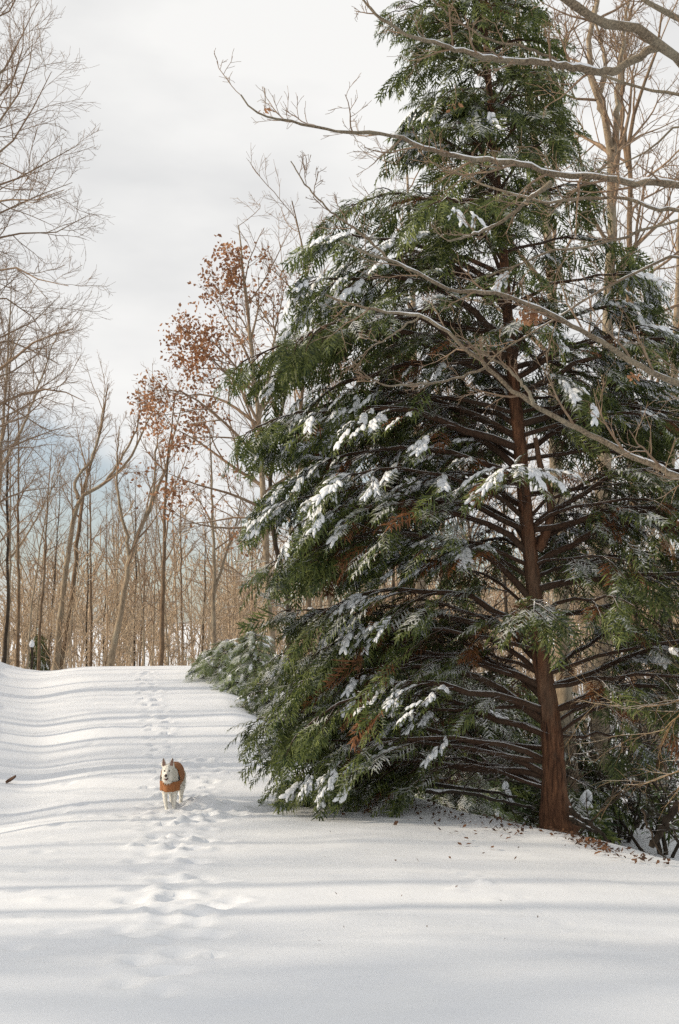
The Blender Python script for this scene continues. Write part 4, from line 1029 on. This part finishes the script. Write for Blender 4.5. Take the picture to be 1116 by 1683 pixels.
# ------------------------------------------------------------------ the dog
plain_mat('dog_fur', (.60, .57, .50), (.80, .77, .70), 40, .85, .7, .01)
plain_mat('dog_jacket', (.25, .095, .030), (.35, .14, .048), 60, .85, .5, .003)
plain_mat('dog_dark', (.012, .009, .008), (.03, .022, .02), 30, .4, .2, .002)
plain_mat('dog_nose', (.025, .013, .010), (.06, .03, .022), 60, .35, .3, .001)
plain_mat('dog_mouth', (.06, .018, .014), (.10, .03, .024), 60, .5, .2, .001)
plain_mat('dog_tongue', (.42, .13, .11), (.5, .18, .15), 60, .4, .2, .001)
plain_mat('dog_ear', (.16, .085, .065), (.30, .18, .14), 40, .8, .3, .002)
def ball(c, r, n=12, m=8):
    r = np.array(r if hasattr(r, '__len__') else (r, r, r), float)
    th = np.linspace(0, math.pi, m + 1); ph = np.arange(n) * 2 * math.pi / n
    V = np.array([[math.sin(a) * math.cos(b), math.sin(a) * math.sin(b), math.cos(a)] for a in th for b in ph]) * r + np.array(c)
    Q = [[i * n + j, i * n + (j + 1) % n, (i + 1) * n + (j + 1) % n, (i + 1) * n + j][::-1] for i in range(m) for j in range(n)]
    return V, np.array(Q)
def chain(A, pts, rad, sub=5):
    """closely packed balls along a line: merged later into one skin"""
    pts = np.array(pts, float); rad = np.array(rad, float)
    for k in range(len(pts) - 1):
        L = np.linalg.norm(pts[k + 1] - pts[k]); n = max(2, int(L / max(min(rad[k], rad[k + 1]) * .4, .004)))
        for j in range(n + 1):
            f = j / n; A.add(*ball(pts[k] * (1 - f) + pts[k + 1] * f, rad[k] * (1 - f) + rad[k + 1] * f, 10, 6))
# local axes: -Y to the viewer, X to the right, Z up; the hindquarters stand a little to the right
A = Acc()
SH_, HP = np.array([.0, -.02, .40]), np.array([.075, .44, .40])
chain(A, [[.0, -.10, .385], SH_, [.025, .16, .405], [.05, .32, .415], HP], [.095, .135, .138, .118, .105])
chain(A, [[0, -.12, .36], [0, -.10, .30]], [.085, .075])                       # brisket
chain(A, [[.0, -.05, .44], [-.012, -.17, .475], [-.02, -.23, .49]], [.105, .098, .088])   # neck
HD = np.array([-.022, -.27, .492])
A.add(*ball(HD, (.080, .086, .080), 16, 12)); A.add(*ball(HD + [-.036, -.0, -.045], (.050, .055, .055))); A.add(*ball(HD + [.036, -.0, -.045], (.050, .055, .055)))
A.add(*ball(HD + [0, .02, -.085], (.075, .07, .055)))                          # ruff
chain(A, [HD + [-.004, -.07, -.022], HD + [-.012, -.155, -.040]], [.044, .029])   # muzzle
chain(A, [HD + [-.004, -.06, -.062], HD + [-.010, -.125, -.080]], [.026, .016])   # lower jaw
for sx in (-1, 1):                                                               # ears
    b = HD + np.array([.052 * sx, .01, .062])
    for f in np.linspace(0, 1, 9):
        A.add(*ball(b + np.array([.012 * sx * f, .008 * f, .098 * f]), ((.046 * (1 - f ** 1.4) + .007), (.013 * (1 - f) + .006), .014), 10, 6))
# front legs: one planted, one just set down; hind legs behind
chain(A, [[-.070, -.06, .36], [-.075, -.05, .27], [-.062, -.095, .165], [-.040, -.105, .055], [-.034, -.12, .03]], [.062, .047, .034, .026, .028])
chain(A, [[-.034, -.12, .026], [-.032, -.17, .022]], [.030, .024])
chain(A, [[.072, -.06, .36], [.078, -.04, .27], [.072, -.06, .165], [.062, -.06, .055], [.060, -.07, .03]], [.062, .048, .034, .026, .028])
chain(A, [[.060, -.07, .026], [.058, -.12, .022]], [.030, .024])
for sx, dy in ((-1, -.10), (1, .05)):
    x0 = HP[0] - .01
    chain(A, [[x0 + .06 * sx, .44, .38], [x0 + .075 * sx, .40 + dy, .25], [x0 + .07 * sx, .50 + dy, .155], [x0 + .065 * sx, .47 + dy, .05]], [.085, .060, .034, .027])
    chain(A, [[x0 + .065 * sx, .47 + dy, .028], [x0 + .064 * sx, .42 + dy, .024]], [.030, .024])
chain(A, [HP + [0, .08, .04], HP + [.0, .19, .04], HP + [-.02, .28, -.02], HP + [-.03, .34, -.08]], [.035, .042, .042, .02])   # tail
raw = A.mesh('dog_raw', ('dog_fur',))
tmp = bpy.data.objects.new('dog_raw', raw); COL.objects.link(tmp)
md = tmp.modifiers.new('r', 'REMESH'); md.mode = 'VOXEL'; md.voxel_size = .0105
ms = tmp.modifiers.new('s', 'SMOOTH'); ms.factor = .5; ms.iterations = 6
dg = bpy.context.evaluated_depsgraph_get()
body_me = bpy.data.meshes.new_from_object(tmp.evaluated_get(dg)); bpy.data.objects.remove(tmp)
bv = np.empty(len(body_me.vertices) * 3, np.float32); body_me.vertices.foreach_get('co', bv); bv = bv.reshape(-1, 3)
bn = np.empty(len(body_me.vertices) * 3, np.float32); body_me.vertices.foreach_get('normal', bn); bn = bn.reshape(-1, 3)
body_me.name = 'body'; body_me.materials.clear(); body_me.materials.append(MATS['dog_fur'])
body_me.polygons.foreach_set('use_smooth', np.full(len(body_me.polygons), True))
dog = empty('dog', (DOG[0], DOG[1], G2(DOG[0], DOG[1]) - .035)); dog.rotation_euler = (0, 0, math.radians(5)); dog.scale = (.84, .95, 1.06)
tag(dog, 'white prick-eared dog in a brown jacket trotting along the snowy road', 'dog')
rd = np.random.default_rng(9)
furv = bv + bn * (.006 * vnoise(bv[:, 0] * 90 + bv[:, 1] * 40, bv[:, 2] * 60, 3))[:, None]
body_me.vertices.foreach_set('co', furv.ravel().astype(np.float32)); body_me.update()
obj('body', body_me, dog)
# jacket: a shell standing off the trunk of the body, with a chest band
polys = np.array([p.vertices[:] for p in body_me.polygons if len(p.vertices) == 4])
ctr = bv[polys].mean(1)
ax = np.array([HP[0], HP[1]]) / np.linalg.norm(HP[:2]); along = ctr[:, 0] * ax[0] + ctr[:, 1] * ax[1]
torso = (along > -.03) & (along < .40) & (ctr[:, 2] > .315)
neck_excl = (ctr[:, 1] < -.02) & (ctr[:, 2] > .47) & (along < .0)
band = (ctr[:, 1] < .06) & (ctr[:, 2] > .262) & (ctr[:, 2] < .372) & (ctr[:, 1] > -.26)
legs = (ctr[:, 2] < .262)
keep = (torso | band) & ~neck_excl & ~legs & ~((np.linalg.norm(ctr - HD, axis=1) < .12))
kq = polys[keep]; un, inv = np.unique(kq, return_inverse=True)
jv = bv[un] + bn[un] * (.021 + .012 * vnoise(bv[un][:, 0] * 14 + bv[un][:, 1] * 9, bv[un][:, 2] * 26, 4))[:, None]
jo = obj('jacket', np_mesh('jacket', jv, inv.reshape(-1, 4), None, ('dog_jacket',)), dog)
m_ = jo.modifiers.new('smooth', 'SMOOTH'); m_.iterations = 5
m_ = jo.modifiers.new('thick', 'SOLIDIFY'); m_.thickness = .018; m_.offset = -.6
# black trim straps at the two shoulders
for sx in (-1, 1):
    s_ = np.array([[sx * .105, -.10, .335], [sx * .128, -.075, .37], [sx * .125, -.045, .42]]); s_ = resample(s_, 8)
    v, q = tubes(s_[None], np.full((1, 8), .017), 8); obj('strap', np_mesh('strap', v, q, None, ('dog_dark',)), dog)
v, q = ball(HD + [-.013, -.182, -.026], (.022, .015, .018)); obj('nose', np_mesh('nose', v, q, None, ('dog_nose',)), dog)
for sx in (-1, 1):
    v, q = ball(HD + [.034 * sx - .006, -.080, .016], (.012, .009, .009)); obj('eye', np_mesh('eye', v, q, None, ('dog_dark',)), dog)
    b = HD + np.array([.052 * sx, .000, .068])
    V = [b + [-.026, -.014, 0], b + [.026, -.014, 0], b + [.018 + .009 * sx, -.012, .05], b + [.012 * sx, -.006, .088], b + [-.018 + .009 * sx, -.012, .05]]
    V = np.array(V); o = obj('inner_ear', np_mesh('inner_ear', V, None, [[0, 1, 2], [0, 2, 4], [4, 2, 3]], ('dog_ear',), False), dog)
    mm = o.modifiers.new('t', 'SOLIDIFY'); mm.thickness = .004
    v, q = ball(b + np.array([.018 * sx + .002, .004, .060]), (.009, .008, .020)); obj('ear_edge', np_mesh('ear_edge', v, q, None, ('dog_dark',)), dog)
v, q = ball(HD + [-.011, -.122, -.066], (.029, .052, .019)); obj('mouth', np_mesh('mouth', v, q, None, ('dog_mouth',)), dog)
v, q = ball(HD + [-.009, -.142, -.077], (.013, .024, .006)); obj('tongue', np_mesh('tongue', v, q, None, ('dog_tongue',)), dog)
# fur tufts give the coat its soft edge
area = np.linalg.norm(np.cross(bv[polys[:, 1]] - bv[polys[:, 0]], bv[polys[:, 3]] - bv[polys[:, 0]]), axis=1)
skin = ~keep & (ctr[:, 2] > .05) & ~((ctr[:, 1] < HD[1] - .055) & (ctr[:, 2] > HD[2] - .12))
ear_zone = ctr[:, 2] > HD[2] + .07
wgt = area * skin * np.where(ear_zone, .2, 1.0); pk = rd.choice(len(polys), 4200, p=wgt / wgt.sum())
c = ctr[pk] + rd.normal(0, .003, (len(pk), 3)); nn = bn[polys[pk, 0]]
d = nrm(nn * .55 + np.array([.05, .35, -.75]) * .8 + rd.normal(0, .22, (len(pk), 3))); L = np.where(c[:, 2] < .24, .010, np.where(c[:, 1] < -.16, .017, .024))[:, None] * rd.uniform(.6, 1.2, (len(pk), 1))
sd = nrm(np.cross(d, nn)) * L * .16
V = np.stack([c - sd - nn * .004, c + sd - nn * .004, c + d * L + nn * .002], 1).reshape(-1, 3)
tag(obj('fur', np_mesh('fur', V, None, np.arange(len(V)).reshape(-1, 3), ('dog_fur',), False), dog), kind='stuff')

for o in scene.objects:
    if o.parent and o.type == 'MESH' and o.name.split('.')[0] in ('snow', 'foliage', 'twigs', 'limbs', 'crown', 'stems'): o['kind'] = 'stuff'
